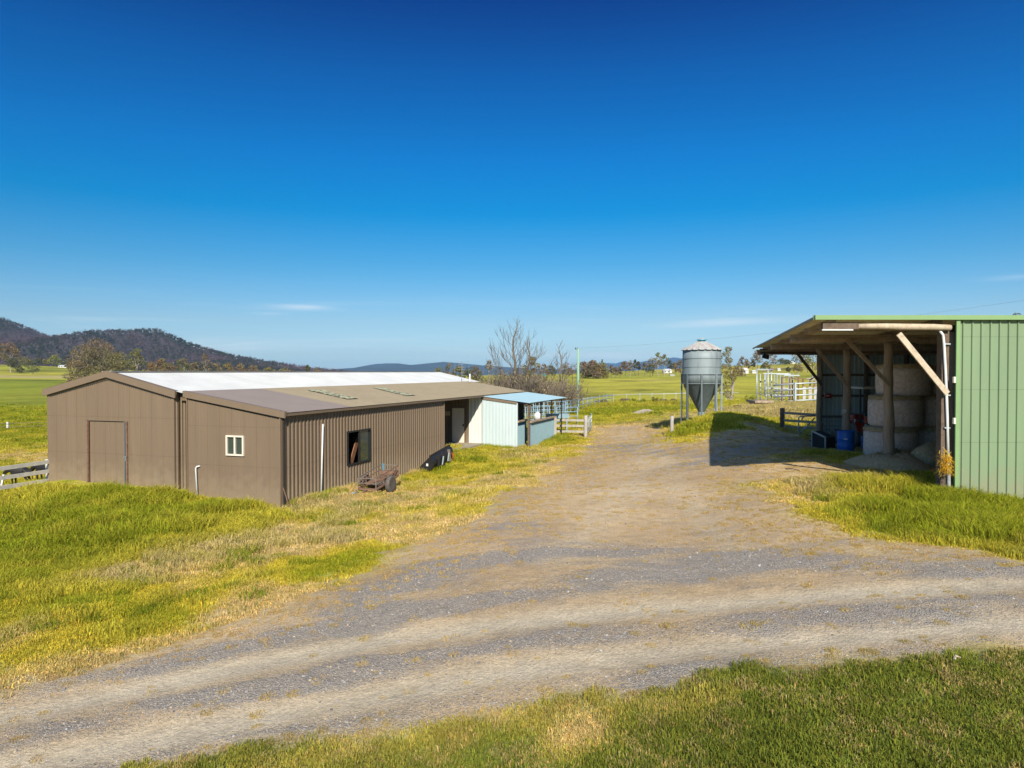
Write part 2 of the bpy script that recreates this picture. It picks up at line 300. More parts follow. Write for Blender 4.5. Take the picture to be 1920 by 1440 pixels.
M['leaf_olive'] = leaf_mat('olive_leaf', (.17, .145, .05), .2)
M['leaf_brown'] = leaf_mat('brown_leaf', (.175, .13, .072), .2)
M['leaf_green'] = leaf_mat('green_leaf', (.20, .20, .035), .25)
M['leaf_dark'] = leaf_mat('dark_leaf', (.085, .085, .04), .15)
M['leaf_orange'] = leaf_mat('orange_leaf', (.215, .15, .068), .25)
M['leaf_weed'] = leaf_mat('weed_leaf', (.22, .23, .03), .3)
M['leaf_gold'] = leaf_mat('gold_weed', (.80, .52, .05), .3)
M['straw'] = leaf_mat('dry_straw', (.50, .37, .17), .3)
# ------------------------------------------------------------------ mesh builder and tagging
class MB:
    def __init__(s): s.v = []; s.f = []
    def add(s, vs, fs):
        o = len(s.v); s.v.extend([tuple(p) for p in vs]); s.f.extend([tuple(i+o for i in f) for f in fs]); return s
    def box(s, c, size, M3=None, taper=1.0):
        hx, hy, hz = [k/2 for k in size]; vs = []
        for z in (-hz, hz):
            k = taper if z > 0 else 1
            for x, y in ((-hx, -hy), (hx, -hy), (hx, hy), (-hx, hy)): vs.append(Vector((x*k, y*k, z)))
        if M3 is not None: vs = [M3@p for p in vs]
        return s.add([p+Vector(c) for p in vs], [(0,3,2,1),(4,5,6,7),(0,1,5,4),(1,2,6,5),(2,3,7,6),(3,0,4,7)])
    def beam(s, p, q, w, hgt, up=(0, 0, 1)):
        p, q = Vector(p), Vector(q); d = (q-p); l = d.length; d.normalize(); a = d.cross(Vector(up))
        if a.length < 1e-4: a = d.cross(Vector((0, 1, 0)))
        a.normalize(); b = a.cross(d)
        vs = [o+a*i*w/2+b*j*hgt/2 for o in (p, q) for i, j in ((-1, -1), (1, -1), (1, 1), (-1, 1))]
        return s.add(vs, [(0,3,2,1),(4,5,6,7),(0,1,5,4),(1,2,6,5),(2,3,7,6),(3,0,4,7)])
    def tube(s, pts, r, n=8, cap=True):
        pts = [Vector(p) for p in pts]; rs = r if isinstance(r, (list, tuple)) else [r]*len(pts)
        o = len(s.v); ref = None
        for i, p in enumerate(pts):
            d = (pts[min(i+1, len(pts)-1)]-pts[max(i-1, 0)]).normalized()
            if ref is None: ref = d.orthogonal().normalized()
            a = (ref-d*ref.dot(d))
            a = a.normalized() if a.length > 1e-5 else d.orthogonal().normalized(); ref = a; b = d.cross(a)
            for k in range(n):
                t = 2*math.pi*k/n; s.v.append(tuple(p+(a*math.cos(t)+b*math.sin(t))*rs[i]))
        for i in range(len(pts)-1):
            for k in range(n):
                s.f.append((o+i*n+k, o+i*n+(k+1) % n, o+(i+1)*n+(k+1) % n, o+(i+1)*n+k))
        if cap and n > 2: s.f.append(tuple(o+k for k in range(n))[::-1]); s.f.append(tuple(o+(len(pts)-1)*n+k for k in range(n)))
        return s
    def lathe(s, c, prof, n=24, jit=0, axis=None, seed=1):
        rr = random.Random(seed); o = len(s.v); c = Vector(c)
        for (r, z) in prof:
            for k in range(n):
                t = 2*math.pi*k/n; q = r*(1+rr.uniform(-jit, jit)); p = Vector((q*math.cos(t), q*math.sin(t), z+rr.uniform(-jit, jit)*r*.5))
                if axis is not None: p = axis@p
                s.v.append(tuple(c+p))
        for i in range(len(prof)-1):
            for k in range(n): s.f.append((o+i*n+k, o+i*n+(k+1) % n, o+(i+1)*n+(k+1) % n, o+(i+1)*n+k))
        s.f.append(tuple(o+k for k in range(n))[::-1]); s.f.append(tuple(o+(len(prof)-1)*n+k for k in range(n)))
        return s
    def quad(s, a, b, c, d): return s.add([a, b, c, d], [(0, 1, 2, 3)])
    def build(s, name, m, parent=None, smooth=False, bevel=0):
        me = bpy.data.meshes.new(name); vs = [Vector(p) for p in s.v]
        root = parent
        if parent is not None:
            while root.parent is not None: root = root.parent
            inv = root.matrix_basis.inverted(); vs = [inv@p for p in vs]
        me.from_pydata([tuple(p) for p in vs], [], s.f); me.validate(); me.update()
        if smooth: me.polygons.foreach_set('use_smooth', [True]*len(me.polygons))
        me.materials.append(m)
        o = bpy.data.objects.new(name, me); scene.collection.objects.link(o)
        if parent is not None: o.parent = parent
        if bevel:
            b = o.modifiers.new('bevel', 'BEVEL'); b.width = bevel; b.segments = 2; b.limit_method = 'ANGLE'
        return o
def tag(o, label=None, cat=None, group=None, kind=None):
    if label: o['label'] = label
    if cat: o['category'] = cat
    if group: o['group'] = group
    if kind: o['kind'] = kind
    return o
def thing(name, loc, label, cat, group=None, rz=0):
    o = bpy.data.objects.new(name, None); scene.collection.objects.link(o); o.location = loc; o.rotation_euler = (0, 0, rz)
    o.empty_display_size = .3
    bpy.context.view_layer.update() if False else None
    o.matrix_basis = Matrix.Translation(Vector(loc))@Matrix.Rotation(rz, 4, 'Z')
    return tag(o, label, cat, group)
def copy_tree(o, parent=None):
    c = o.copy(); scene.collection.objects.link(c); c.parent = parent
    for ch in list(o.children): copy_tree(ch, c)
    return c
def np_mesh(name, verts, faces_v, sizes, m, attrs=None, parent=None, smooth=False):
    """fast mesh from numpy arrays; faces_v flat indices, sizes per face"""
    me = bpy.data.meshes.new(name); nv = len(verts)
    me.vertices.add(nv); me.vertices.foreach_set('co', np.asarray(verts, np.float32).ravel())
    sizes = np.asarray(sizes, np.int32); me.loops.add(int(sizes.sum())); me.loops.foreach_set('vertex_index', np.asarray(faces_v, np.int32).ravel())
    me.polygons.add(len(sizes)); st = np.zeros(len(sizes), np.int32); st[1:] = np.cumsum(sizes)[:-1]
    me.polygons.foreach_set('loop_start', st)
    try: me.polygons.foreach_set('loop_total', sizes)
    except Exception: pass
    me.update(calc_edges=True)
    if smooth: me.polygons.foreach_set('use_smooth', np.ones(len(sizes), bool))
    for k, a in (attrs or {}).items():
        a = np.asarray(a, np.float32)
        if a.ndim == 1:
            at = me.attributes.new(k, 'FLOAT', 'POINT'); at.data.foreach_set('value', a)
        else:
            at = me.attributes.new(k, 'FLOAT_COLOR', 'POINT'); at.data.foreach_set('color', np.concatenate([a, np.ones((len(a), 1), np.float32)], 1).ravel())
    me.materials.append(m); o = bpy.data.objects.new(name, me)
    if parent != 'none': scene.collection.objects.link(o)
    if parent not in (None, 'none'): o.parent = parent
    return o
# ------------------------------------------------------------------ the ground, one sheet
SHED_FOOT = [(-16.8,23.0),(-7.0,21.5),(-3.2,33.1),(-7.0,34.6),(-5.0,40),(-1.0,39.5),(.3,37.4),(3.6,46.5),(-1,48.5),(-6.0,50)]
def zz(x, y):
    x = np.asarray(x, float); y = np.asarray(y, float)
    b = bare(x, y); f = sst(3, 12, y)*(1-sst(60, 200, y))
    wd_ = np.minimum(seg_dist(x, y, SHED_FOOT, True), seg_dist(x, y, [(10, 16.4), (20, 16.4)])); f = f*sst(.2, 3.0, wd_)
    z = H(x, y)+(1-b)*sst(3, 12, y)*(1-sst(60, 120, y))*.16*(fbm(x, y, 1.0, 44, 3)-.5)*sst(0, .5, wd_)+(1-b)*f*(.32*(fbm(x, y, 2.2, 40)-.5)+.07*(fbm(x, y, .7, 41)-.5))
    # wheel ruts pressed into the track
    r = np.exp(-(seg_dist(x, y, T1)/.35)**2)+np.exp(-(seg_dist(x, y, T2)/.35)**2)
    return z-.035*r+b*.03*(fbm(x, y, .8, 43)-.5)
def axis(lo, hi, step, far_lo, far_hi, gr):
    a = list(np.arange(lo, hi+1e-6, step)); s = step; x = a[-1]
    while x < far_hi: s *= gr; x += s; a.append(x)
    s = step; x = a[0]; pre = []
    while x > far_lo: s *= gr; x -= s; pre.append(x)
    return np.array(pre[::-1]+a)
gx = axis(-16, 16, .15, -9000, 9000, 1.06); gy = axis(4, 34, .15, -40, 9000, 1.03)
X, Y = np.meshgrid(gx, gy); xf, yf = X.ravel(), Y.ravel()
Z = zz(xf, yf)
nx, ny = len(gx), len(gy)
ii = (np.arange(ny-1)[:, None]*nx+np.arange(nx-1)[None]).ravel()
quads = np.stack([ii, ii+1, ii+1+nx, ii+nx], 1)
br = bare(xf, yf); vc = veg_color(xf, yf)
d1, d2 = seg_dist(xf, yf, T1), seg_dist(xf, yf, T2)
nzz = fbm(xf, yf, 1.1, 60)-.5
dust = np.maximum(np.exp(-((d1/.40)**2)), np.exp(-((d2/.46)**2)))
for t in (T3, T4): dust = np.maximum(dust, .35*np.exp(-(seg_dist(xf, yf, t)/.5)**2))
grav = np.zeros_like(xf)
for b_, w_ in zip(GBAND, (.7, .7, .7, .45, 1.2, 1.3)): grav = np.maximum(grav, np.exp(-(seg_dist(xf, yf, b_)/w_)**2))
st_ = fbm(xf*.25, yf, .5, 71)-.5
st2 = fbm(xf*.3, yf, .22, 73)-.5
grav = np.clip(grav*.68+nzz*.8+st_*1.5+st2*1.0-.8*dust+.12*sst(15, 12, yf), 0, 1)*br
dust = np.clip(dust+nzz*.5, 0, 1)*br
dirt = np.array([.47, .34, .19]); dirt2 = np.array([.35, .24, .13])
n2 = fbm(xf, yf, 2.2, 66)[:, None]
bc = dirt*n2+dirt2*(1-n2); bc = bc*(1-dust[:, None])+np.array([.43, .355, .245])*dust[:, None]
under = vc*.85+np.array([.10, .075, .035])*.2
drym = sst(.55, 1.0, dryness(xf, yf))[:, None]*(~inside(xf, yf, LAWN))[:, None]*.6
under = under*(1-drym)+np.array([.40, .30, .15])*drym
mott = (1+.8*(fbm(xf, yf*.7, 7, 201)-.5)+.9*(fbm(xf, yf*.6, 30, 203)-.5)-.35*sst(.62, .72, fbm(xf, yf*.5, 12, 207)))[:, None]*np.array([1, 1, .9])
vc = vc*(1+(mott-1)*sst(40, 90, yf)[:, None])
under = under*(1-sst(50, 110, yf))[:, None]+vc*.74*sst(50, 110, yf)[:, None]  # far turf colour darkened for the blade self-shadow it lacks
mx_ = np.clip(br*1.25, 0, 1)[:, None]
gcol = bc*br[:, None]+under*(1-br[:, None])
gm = bpy.data.materials.new('ground'); N, L, b = nodes(gm)
b.inputs['Roughness'].default_value = .95; b.inputs['Specular IOR Level'].default_value = .15
def nn(t, **k):
    n = N.new(t)
    for a, c in k.items(): setattr(n, a, c)
    return n
ga = nn('ShaderNodeAttribute', attribute_name='gcol'); gr_ = nn('ShaderNodeAttribute', attribute_name='gravel'); ba = nn('ShaderNodeAttribute', attribute_name='bare')
tco = nn('ShaderNodeTexCoord')
def noise(scale, det=6, rough=.65):
    n = nn('ShaderNodeTexNoise'); n.inputs['Scale'].default_value = scale; n.inputs['Detail'].default_value = det; n.inputs['Roughness'].default_value = rough
    L.new(tco.outputs['Object'], n.inputs['Vector']); return n
def mrange(src, a, c, d, e):
    r = nn('ShaderNodeMapRange'); r.inputs[1].default_value = a; r.inputs[2].default_value = c; r.inputs[3].default_value = d; r.inputs[4].default_value = e; L.new(src, r.inputs[0]); return r.outputs[0]
def mth(op, a, c):
    m_ = nn('ShaderNodeMath', operation=op)
    for i, q in enumerate((a, c)):
        if isinstance(q, (int, float)): m_.inputs[i].default_value = q
        else: L.new(q, m_.inputs[i])
    return m_.outputs[0]
nA = noise(3.2, 9, .72); nB = noise(26, 5, .6); nC = noise(.35, 8, .7)
k1 = mth('MULTIPLY', mrange(nA.outputs[0], .3, .7, .80, 1.2), mrange(nB.outputs[0], .3, .7, .78, 1.22)); k1 = mth('MULTIPLY', k1, mrange(nC.outputs[0], .3, .7, .80, 1.2))
sc = nn('ShaderNodeVectorMath', operation='SCALE'); L.new(ga.outputs['Color'], sc.inputs[0]); L.new(k1, sc.inputs['Scale'])
# loose stones: grey blue chips thick in the gravel bands, thin elsewhere on bare ground
vo = nn('ShaderNodeTexVoronoi'); vo.inputs['Scale'].default_value = 42; L.new(tco.outputs['Object'], vo.inputs['Vector'])
vo2 = nn('ShaderNodeTexVoronoi'); vo2.inputs['Scale'].default_value = 75; L.new(tco.outputs['Object'], vo2.inputs['Vector'])
sr = nn('ShaderNodeValToRGB'); e = sr.color_ramp.elements
e[0].position = 0; e[0].color = (.12, .12, .125, 1); e[1].position = 1; e[1].color = (.42, .37, .30, 1)
for p_, c_ in ((.35, (.18, .172, .168, 1)), (.6, (.26, .24, .215, 1)), (.8, (.33, .26, .17, 1))):
    q = e.new(p_); q.color = c_
ssx = nn('ShaderNodeSeparateXYZ'); L.new(vo.outputs['Color'], ssx.inputs[0]); L.new(ssx.outputs[0], sr.inputs[0])
sr2 = nn('ShaderNodeValToRGB'); e = sr2.color_ramp.elements; e[0].color = (.11, .115, .13, 1); e[1].color = (.38, .34, .29, 1)
q = e.new(.5); q.color = (.22, .205, .185, 1)
ss2 = nn('ShaderNodeSeparateXYZ'); L.new(vo2.outputs['Color'], ss2.inputs[0]); L.new(ss2.outputs[0], sr2.inputs[0])
stm = nn('ShaderNodeMix', data_type='RGBA'); stm.inputs[0].default_value = .5; L.new(sr.outputs[0], stm.inputs[6]); L.new(sr2.outputs[0], stm.inputs[7])
pick = mth('ADD', gr_.outputs['Fac'], mrange(nA.outputs[0], .3, .7, -.35, .35)); pick = mth('SUBTRACT', pick, mth('MULTIPLY', ssx.outputs[1], .75))
pick = mrange(pick, -.20, .0, 0, 1); pick = mth('MULTIPLY', pick, mrange(gr_.outputs["Fac"], .0, .7, .16, .78)); pick = mth('MULTIPLY', pick, ba.outputs['Fac'])
fm = nn('ShaderNodeMix', data_type='RGBA'); L.new(pick, fm.inputs[0]); L.new(sc.outputs[0], fm.inputs[6]); L.new(stm.outputs[2], fm.inputs[7])
L.new(fm.outputs[2], b.inputs['Base Color'])
hb = mth('ADD', mth('MULTIPLY', mth('MULTIPLY', mth('SUBTRACT', 1, vo.outputs['Distance']), pick), .9), mth('MULTIPLY', nB.outputs[0], .6)); hb = mth('ADD', hb, mth('MULTIPLY', nA.outputs[0], 2.0))
bp = nn('ShaderNodeBump'); bp.inputs['Strength'].default_value = 1.0; bp.inputs['Distance'].default_value = .025; L.new(hb, bp.inputs['Height']); L.new(bp.outputs[0], b.inputs['Normal'])
ground = np_mesh('ground', np.stack([xf, yf, Z], 1), quads, np.full(len(quads), 4), gm, {'gcol': gcol, 'gravel': grav, 'bare': br}, smooth=True)
tag(ground, 'gravel drive and grassy paddocks rolling away to the hills', None, None, 'structure')
def hz(x, y): return float(zz(np.array([x]), np.array([y]))[0])
# ------------------------------------------------------------------ hills on the skyline
def ridge(name, pts, depth, front, back, m, seed, base=-12, spur=.35, n=240, mt=44, label=None):
    us = np.linspace(pts[0][0], pts[-1][0], n); vs = np.interp(us, [p[0] for p in pts], [p[1] for p in pts])
    V = np.zeros((mt, n, 3)); lastz = 0
    cr_ = np.array([list(P(u, v, depth)) for u, v in zip(us, vs)])
    for j, t in enumerate(np.linspace(-1, 1, mt)):
        w = (front if t < 0 else back)
        yy = cr_[:, 1]+t*w; xx = cr_[:, 0]*(1+0*t)
        pr = (1-abs(t))**(.85 if t < 0 else 1.0)
        sp = 1+spur*(fbm(xx, yy*.35, front*.35, seed)-.5)*2*min(1, abs(t)*3)
        V[j, :, 0] = xx; V[j, :, 1] = yy
        V[j, :, 2] = base+(cr_[:, 2]-base)*np.clip(pr*sp, 0, 1.0 if abs(t) > .01 else 1.0)*(1.0 if True else 0)
    # keep the spurs from standing above the crest line seen from the farm
    for j in range(mt):
        lim = CZ+(cr_[:, 2]-CZ)*V[j, :, 1]/cr_[:, 1]
        V[j, :, 2] = np.minimum(V[j, :, 2], np.where(V[j, :, 1] < cr_[:, 1]-1, np.maximum(lim-3, base), V[j, :, 2]))
    i2 = (np.arange(mt-1)[:, None]*n+np.arange(n-1)[None]).ravel()
    q_ = np.stack([i2, i2+1, i2+1+n, i2+n], 1)
    o = np_mesh(name, V.reshape(-1, 3), q_, np.full(len(q_), 4), m, smooth=True)
    tag(o, label, None, None, 'structure'); return V
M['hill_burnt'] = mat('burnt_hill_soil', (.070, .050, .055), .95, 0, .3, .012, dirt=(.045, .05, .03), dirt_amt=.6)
M['hill_haze_blue'] = mat('wooded_hill', (.025, .06, .10), .95, 0, .35, .006, dirt=(.09, .085, .05), dirt_amt=.35)  # blue of the distance haze mixed into the hill colour
M['hill_far_haze'] = mat('far_range', (.010, .08, .20), .95, 0, .25, .003, dirt=(.02, .03, .05), dirt_amt=.5)  # bluer still: aerial haze painted into the base colour
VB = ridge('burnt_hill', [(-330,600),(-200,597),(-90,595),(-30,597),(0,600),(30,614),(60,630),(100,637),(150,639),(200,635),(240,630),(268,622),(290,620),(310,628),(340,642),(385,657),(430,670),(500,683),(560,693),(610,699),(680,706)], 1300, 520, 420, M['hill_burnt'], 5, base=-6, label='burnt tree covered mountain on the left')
ridge('wooded_hills', [(560,701),(612,693),(650,690),(680,689),(700,684),(720,681),(745,681),(770,684),(800,681),(830,678),(870,681),(900,684),(940,687),(990,690),(1050,692),(1100,695),(1200,700)], 3600, 900, 800, M['hill_haze_blue'], 9, base=-14, label='blue wooded hills behind the long shed')
ridge('far_range', [(1060,697),(1095,690),(1120,683),(1140,680),(1155,681),(1168,677),(1180,680),(1192,680),(1215,675),(1232,675),(1245,677),(1252,672),(1262,669),(1275,671),(1300,677),(1340,683),(1400,690),(1500,688),(1650,692),(1900,690),(2200,695)], 5200, 700, 800, M['hill_far_haze'], 13, base=-22, label='far blue mountain range')
# ------------------------------------------------------------------ the air between
hm = bpy.data.materials.new('haze'); hm.use_nodes = True; hn = hm.node_tree.nodes; hn.remove(hn['Principled BSDF'])
pv = hn.new('ShaderNodeVolumePrincipled'); pv.inputs['Color'].default_value = (.42, .66, 1.0, 1); pv.inputs['Density'].default_value = .00009; pv.inputs['Anisotropy'].default_value = .2
hm.node_tree.links.new(pv.outputs[0], hn['Material Output'].inputs['Volume'])
zmin = float(Z.min())-1.0; hb_ = MB().box((0, 4400, (zmin+132)/2), (18900, 9900, 132-zmin)); hz_o = hb_.build('haze', hm); tag(hz_o, 'thin blue air between the farm and the hills', None, None, 'stuff')
# ------------------------------------------------------------------ scattered stuff (instances)
def scatter(name, pts, rz, scl, tint, protos, idx, label, tilt=None):
    me = bpy.data.meshes.new(name); n = len(pts); me.vertices.add(n); me.vertices.foreach_set('co', np.asarray(pts, np.float32).ravel())
    rot = np.zeros((n, 3), np.float32); rot[:, 2] = rz
    if tilt is not None: rot[:, :2] = tilt
    at = me.attributes.new('rot', 'FLOAT_VECTOR', 'POINT'); at.data.foreach_set('vector', rot.ravel())
    sc3 = np.asarray(scl, np.float32); sc3 = np.repeat(sc3[:, None], 3, 1) if sc3.ndim == 1 else sc3
    at = me.attributes.new('scl', 'FLOAT_VECTOR', 'POINT'); at.data.foreach_set('vector', sc3.ravel())
    at = me.attributes.new('tint', 'FLOAT_VECTOR', 'POINT'); at.data.foreach_set('vector', np.asarray(tint, np.float32).ravel())
    at = me.attributes.new('pidx', 'INT', 'POINT'); at.data.foreach_set('value', np.asarray(idx, np.int32))
    o = bpy.data.objects.new(name, me); scene.collection.objects.link(o)
    col = bpy.data.collections.new(name+'_kinds')
    for k, p in enumerate(protos): p.name = '%s_kind_%02d' % (name, k); col.objects.link(p)
    ng = bpy.data.node_groups.new(name+'_spread', 'GeometryNodeTree')
    ng.interface.new_socket('Geometry', in_out='INPUT', socket_type='NodeSocketGeometry'); ng.interface.new_socket('Geometry', in_out='OUTPUT', socket_type='NodeSocketGeometry')
    A, Lk = ng.nodes, ng.links; gi = A.new('NodeGroupInput'); go = A.new('NodeGroupOutput'); ins = A.new('GeometryNodeInstanceOnPoints')
    ci = A.new('GeometryNodeCollectionInfo'); ci.inputs['Collection'].default_value = col; ci.inputs['Separate Children'].default_value = True; ci.inputs['Reset Children'].default_value = True
    def attr(nm, ty):
        a_ = A.new('GeometryNodeInputNamedAttribute'); a_.data_type = ty; a_.inputs['Name'].default_value = nm
        return [s for s in a_.outputs if s.enabled][0]
    Lk.new(gi.outputs[0], ins.inputs['Points']); Lk.new(ci.outputs[0], ins.inputs['Instance']); ins.inputs['Pick Instance'].default_value = True
    Lk.new(attr('pidx', 'INT'), ins.inputs['Instance Index'])
    e2r = A.new('FunctionNodeEulerToRotation'); Lk.new(attr('rot', 'FLOAT_VECTOR'), e2r.inputs[0]); Lk.new(e2r.outputs[0], ins.inputs['Rotation'])
    Lk.new(attr('scl', 'FLOAT_VECTOR'), ins.inputs['Scale']); Lk.new(ins.outputs[0], go.inputs[0])
    md = o.modifiers.new('spread', 'NODES'); md.node_group = ng
    tag(o, label, None, None, 'stuff'); return o
def blades(nb, size, h0, h1, w, lean, seed, m, dry=.12):
    r = np.random.RandomState(seed); a = r.uniform(0, 2*np.pi, nb); rad = size*np.sqrt(r.uniform(0, 1, nb))*.5*1.25; bx, by = rad*np.cos(a), rad*np.sin(a)
    hh = r.uniform(h0, h1, nb); d = r.uniform(0, 2*np.pi, nb); ln = r.uniform(.1, 1, nb)*lean*hh; f = r.uniform(0, 2*np.pi, nb)
    wx, wy = np.cos(f)*w/2, np.sin(f)*w/2; V = np.zeros((nb, 5, 3))
    V[:, 0] = np.stack([bx-wx, by-wy, 0*hh-.02], 1); V[:, 1] = np.stack([bx+wx, by+wy, 0*hh-.02], 1)
    mx, my = bx+np.cos(d)*ln*.35, by+np.sin(d)*ln*.35
    V[:, 2] = np.stack([mx+wx*.8, my+wy*.8, hh*.6], 1); V[:, 3] = np.stack([mx-wx*.8, my-wy*.8, hh*.6], 1)
    V[:, 4] = np.stack([bx+np.cos(d)*ln, by+np.sin(d)*ln, hh*(1-.25*lean)], 1)
    o = np.arange(nb)[:, None]*5; fv = np.concatenate([o+[0, 1, 2, 3], o+[3, 2, 4]], 1).ravel(); sizes = np.tile([4, 3], nb)
    v = r.uniform(.75, 1.3, (nb, 1))*np.ones((nb, 3)); dr = r.uniform(0, 1, nb) < dry; v[dr] = v[dr]*[1.45, 1.2, 1.1]
    return np_mesh('blade_patch', V.reshape(-1, 3), fv, sizes, m, {'var': np.repeat(v, 5, 0)}, 'none')
gp = [blades(130, .26, .025, .060, .0075, .7, 1, M['grass'], .3), blades(130, .26, .03, .07, .0075, .9, 2, M['grass'], .35), blades(110, .26, .02, .05, .009, .9, 3, M['grass'], .3),
      blades(120, .36, .07, .15, .010, .7, 4, M['grass']), blades(120, .36, .06, .17, .010, .9, 5, M['grass']), blades(100, .36, .08, .20, .011, .8, 6, M['grass']),
      blades(110, .42, .18, .38, .012, .7, 7, M['grass']), blades(110, .42, .15, .42, .012, .9, 8, M['grass']), blades(60, .34, .02, .06, .011, 1.2, 9, M['grass'], .5)]
HS = [spot(*s) for s in [(60,950,3.2,.6),(250,930,2.6,.62),(420,950,1.8,.35),(330,980,2,.5),(130,1040,2.5,.5),(300,1010,1.5,.3),(1850,970,2.2,.55),(1740,955,1.6,.55),(1600,905,1.6,.5),(1680,918,1.4,.6),(1900,1010,1.8,.5),
   (1310,800,2.5,.9),(1340,785,2.5,1.2),(1560,850,1.2,.3),(1590,856,1,.3),(1470,800,3,.5),(1450,770,9,.8),(1510,765,6,.8),(1000,830,1.3,1.0),(920,842,.8,.5),(1040,822,1.2,.8),(860,856,.9,.5),(560,940,1.0,.8),(1180,765,12,.3),(1230,762,7,.7)]]
ALONG = [[(-17,22.9),(-7.2,21.2)], [(-6.7,21.8),(-3.0,33.2)]]
def hgt(x, y):
    k = .12+.7*(fbm(x, y, 1.0, 77)-.5)-.35*np.exp(-(np.minimum(sdist(x, y, DRIVE), 0)/1.2)**2)
    hn_ = .15+1.4*fbm(x, y, .8, 88)
    for sx_, sy_, r_, a_, e_ in HS: k = k+a_*hn_*np.exp(-((x-sx_)**2+(y-sy_)**2)/(r_*r_))
    return k
def in_build(x, y): return inside(x, y, SHED_FOOT)
PT, SC, TI, ID, RZ = [], [], [], [], []
for (y0, y1, dens, sm) in [(3.5, 9, 60, 1.0), (9, 16, 46, 1.05), (16, 30, 26, 1.25), (30, 60, 10, 1.8), (60, 115, 2.6, 3.0)]:
    area = (y1-y0)*2*(.82*(y0+y1)/2+3); n_ = int(area*dens); y = rng.uniform(y0, y1, n_*2); keepw = rng.uniform(0, 1, n_*2) < (.82*y+3)/(.82*y1+3)
    y = y[keepw]; x = rng.uniform(-1, 1, len(y))*(.82*y+3)
    b_ = bare(x, y); k = (rng.uniform(0, 1, len(y)) > b_*1.02) & ~in_build(x, y)
    sd_ = np.maximum(sdist(x, y, DRIVE), 0); thin = rng.uniform(0, 1, len(y)) < (.03+.50*np.exp(-(sd_/1.5)**2)*(y > 8)*(1-np.exp(-(np.minimum(seg_dist(x, y, T1), seg_dist(x, y, T2))/1.6)**2))+.13*sst(14, 18, y))*b_   # a few stray tufts on the drive
    # worn ground: the fringe keeps only patches
    lwm = inside(x, y, LAWN)
    k &= (fbm(x, y, .55, 90) > .20-.15*lwm+.26*sst(-1.4, .3, sdist(x, y, DRIVE)))|(y > 40)
    k |= thin & ~in_build(x, y)
    x, y = x[k], y[k]; n_ = len(x); hh = hgt(x, y); lw = inside(x, y, LAWN)
    t_ = veg_color(x, y)*(rng.uniform(.8, 1.25, n_)[:, None])
    ld = lw & (rng.uniform(0, 1, n_) < .18); t_ = np.where(ld[:, None], t_*.35+np.array([.42, .32, .14])*.65, t_); t_ = t_*(.75+.5*fbm(x, y, .45, 301))[:, None]*1.05
    wd2 = (~lw) & (rng.uniform(0, 1, n_) < .022) & (hh > .1); t_ = np.where(wd2[:, None], np.array([.20, .235, .02]), t_); hh = np.where(wd2, .6, hh)
    gsp = (~lw) & ~wd2 & (rng.uniform(0, 1, n_) < .3); t_ = np.where(gsp[:, None], t_*.45+np.array([.36, .32, .04])*.55, t_)
    r_ = rng.uniform(0, 1, n_)
    idx = np.where(lw, rng.randint(0, 3, n_), np.where(hh+.25*(r_-.5) > .85, rng.randint(6, 8, n_), np.where(hh+.3*(r_-.5) > .30, rng.randint(3, 6, n_), np.where(r_ < .6, rng.randint(0, 3, n_), 8))))
    bb = bare(x, y); idx = np.where((~lw) & (bb > .4) & (idx > 2), 8, idx); t_ = np.where((bb > .5)[:, None], t_*.3+np.array([.40, .30, .13])*.7, t_); smul = np.where(bb > .5, rng.uniform(.25, .6, n_), 1)
    k_far = rng.uniform(0, 1, n_) > sst(70, 112, y)
    shade = (y > 17) & (x > 9.8+.222*(y-16.5)) & (y < 31) & (x < 20)
    kk = k_far & ~(shade & (rng.uniform(0, 1, n_) < .8) & (y > 21.5))
    PT.append(np.stack([x, y, zz(x, y)], 1)[kk]); q_s = rng.uniform(.75, 1.25, n_)*smul; SC.append(np.stack([q_s*sm, q_s*sm, q_s*(1+.25*(sm-1))*np.where(y > 60, 1.3, 1)], 1)[kk]); TI.append(t_[kk]); ID.append(idx[kk]); RZ.append(rng.uniform(0, 6.28, n_)[kk])
# rank dry grass and weeds at the foot of the long wall and round the posts
for (ax, ay), (bx, by), n_, wd in [((-6.95,21.9),(-4.9,27.6),170,.20),((-5.3,26.6),(-3.4,32.3),60,.22),((-1.6,37.6),(.3,37.0),50,.35),((.3,37.3),(3.2,44.0),60,.4)]:
    f_ = rng.uniform(0, 1, n_); x = ax+(bx-ax)*f_+np.abs(rng.normal(0, wd, n_))*.9; y = ay+(by-ay)*f_-np.abs(rng.normal(0, wd, n_))*.5
    straw = (rng.uniform(0, 1, n_) < (.75 if wd in (.20,) else .3))[:, None]
    t_ = np.where(straw, np.array([.62, .47, .20]), np.array([.30, .33, .03]))*rng.uniform(.8, 1.2, n_)[:, None]
    PT.append(np.stack([x, y, zz(x, y)], 1)); q_s = rng.uniform(.35, 1.0, n_); SC.append(np.stack([q_s, q_s, q_s], 1)); TI.append(t_); ID.append(rng.randint(6, 8, n_)); RZ.append(rng.uniform(0, 6.28, n_))
scatter('grass', np.concatenate(PT), np.concatenate(RZ), np.concatenate(SC), np.concatenate(TI), gp, np.concatenate(ID), 'mown lawn and rough pasture grass around the sheds')
print('grass patches', sum(len(p) for p in PT))
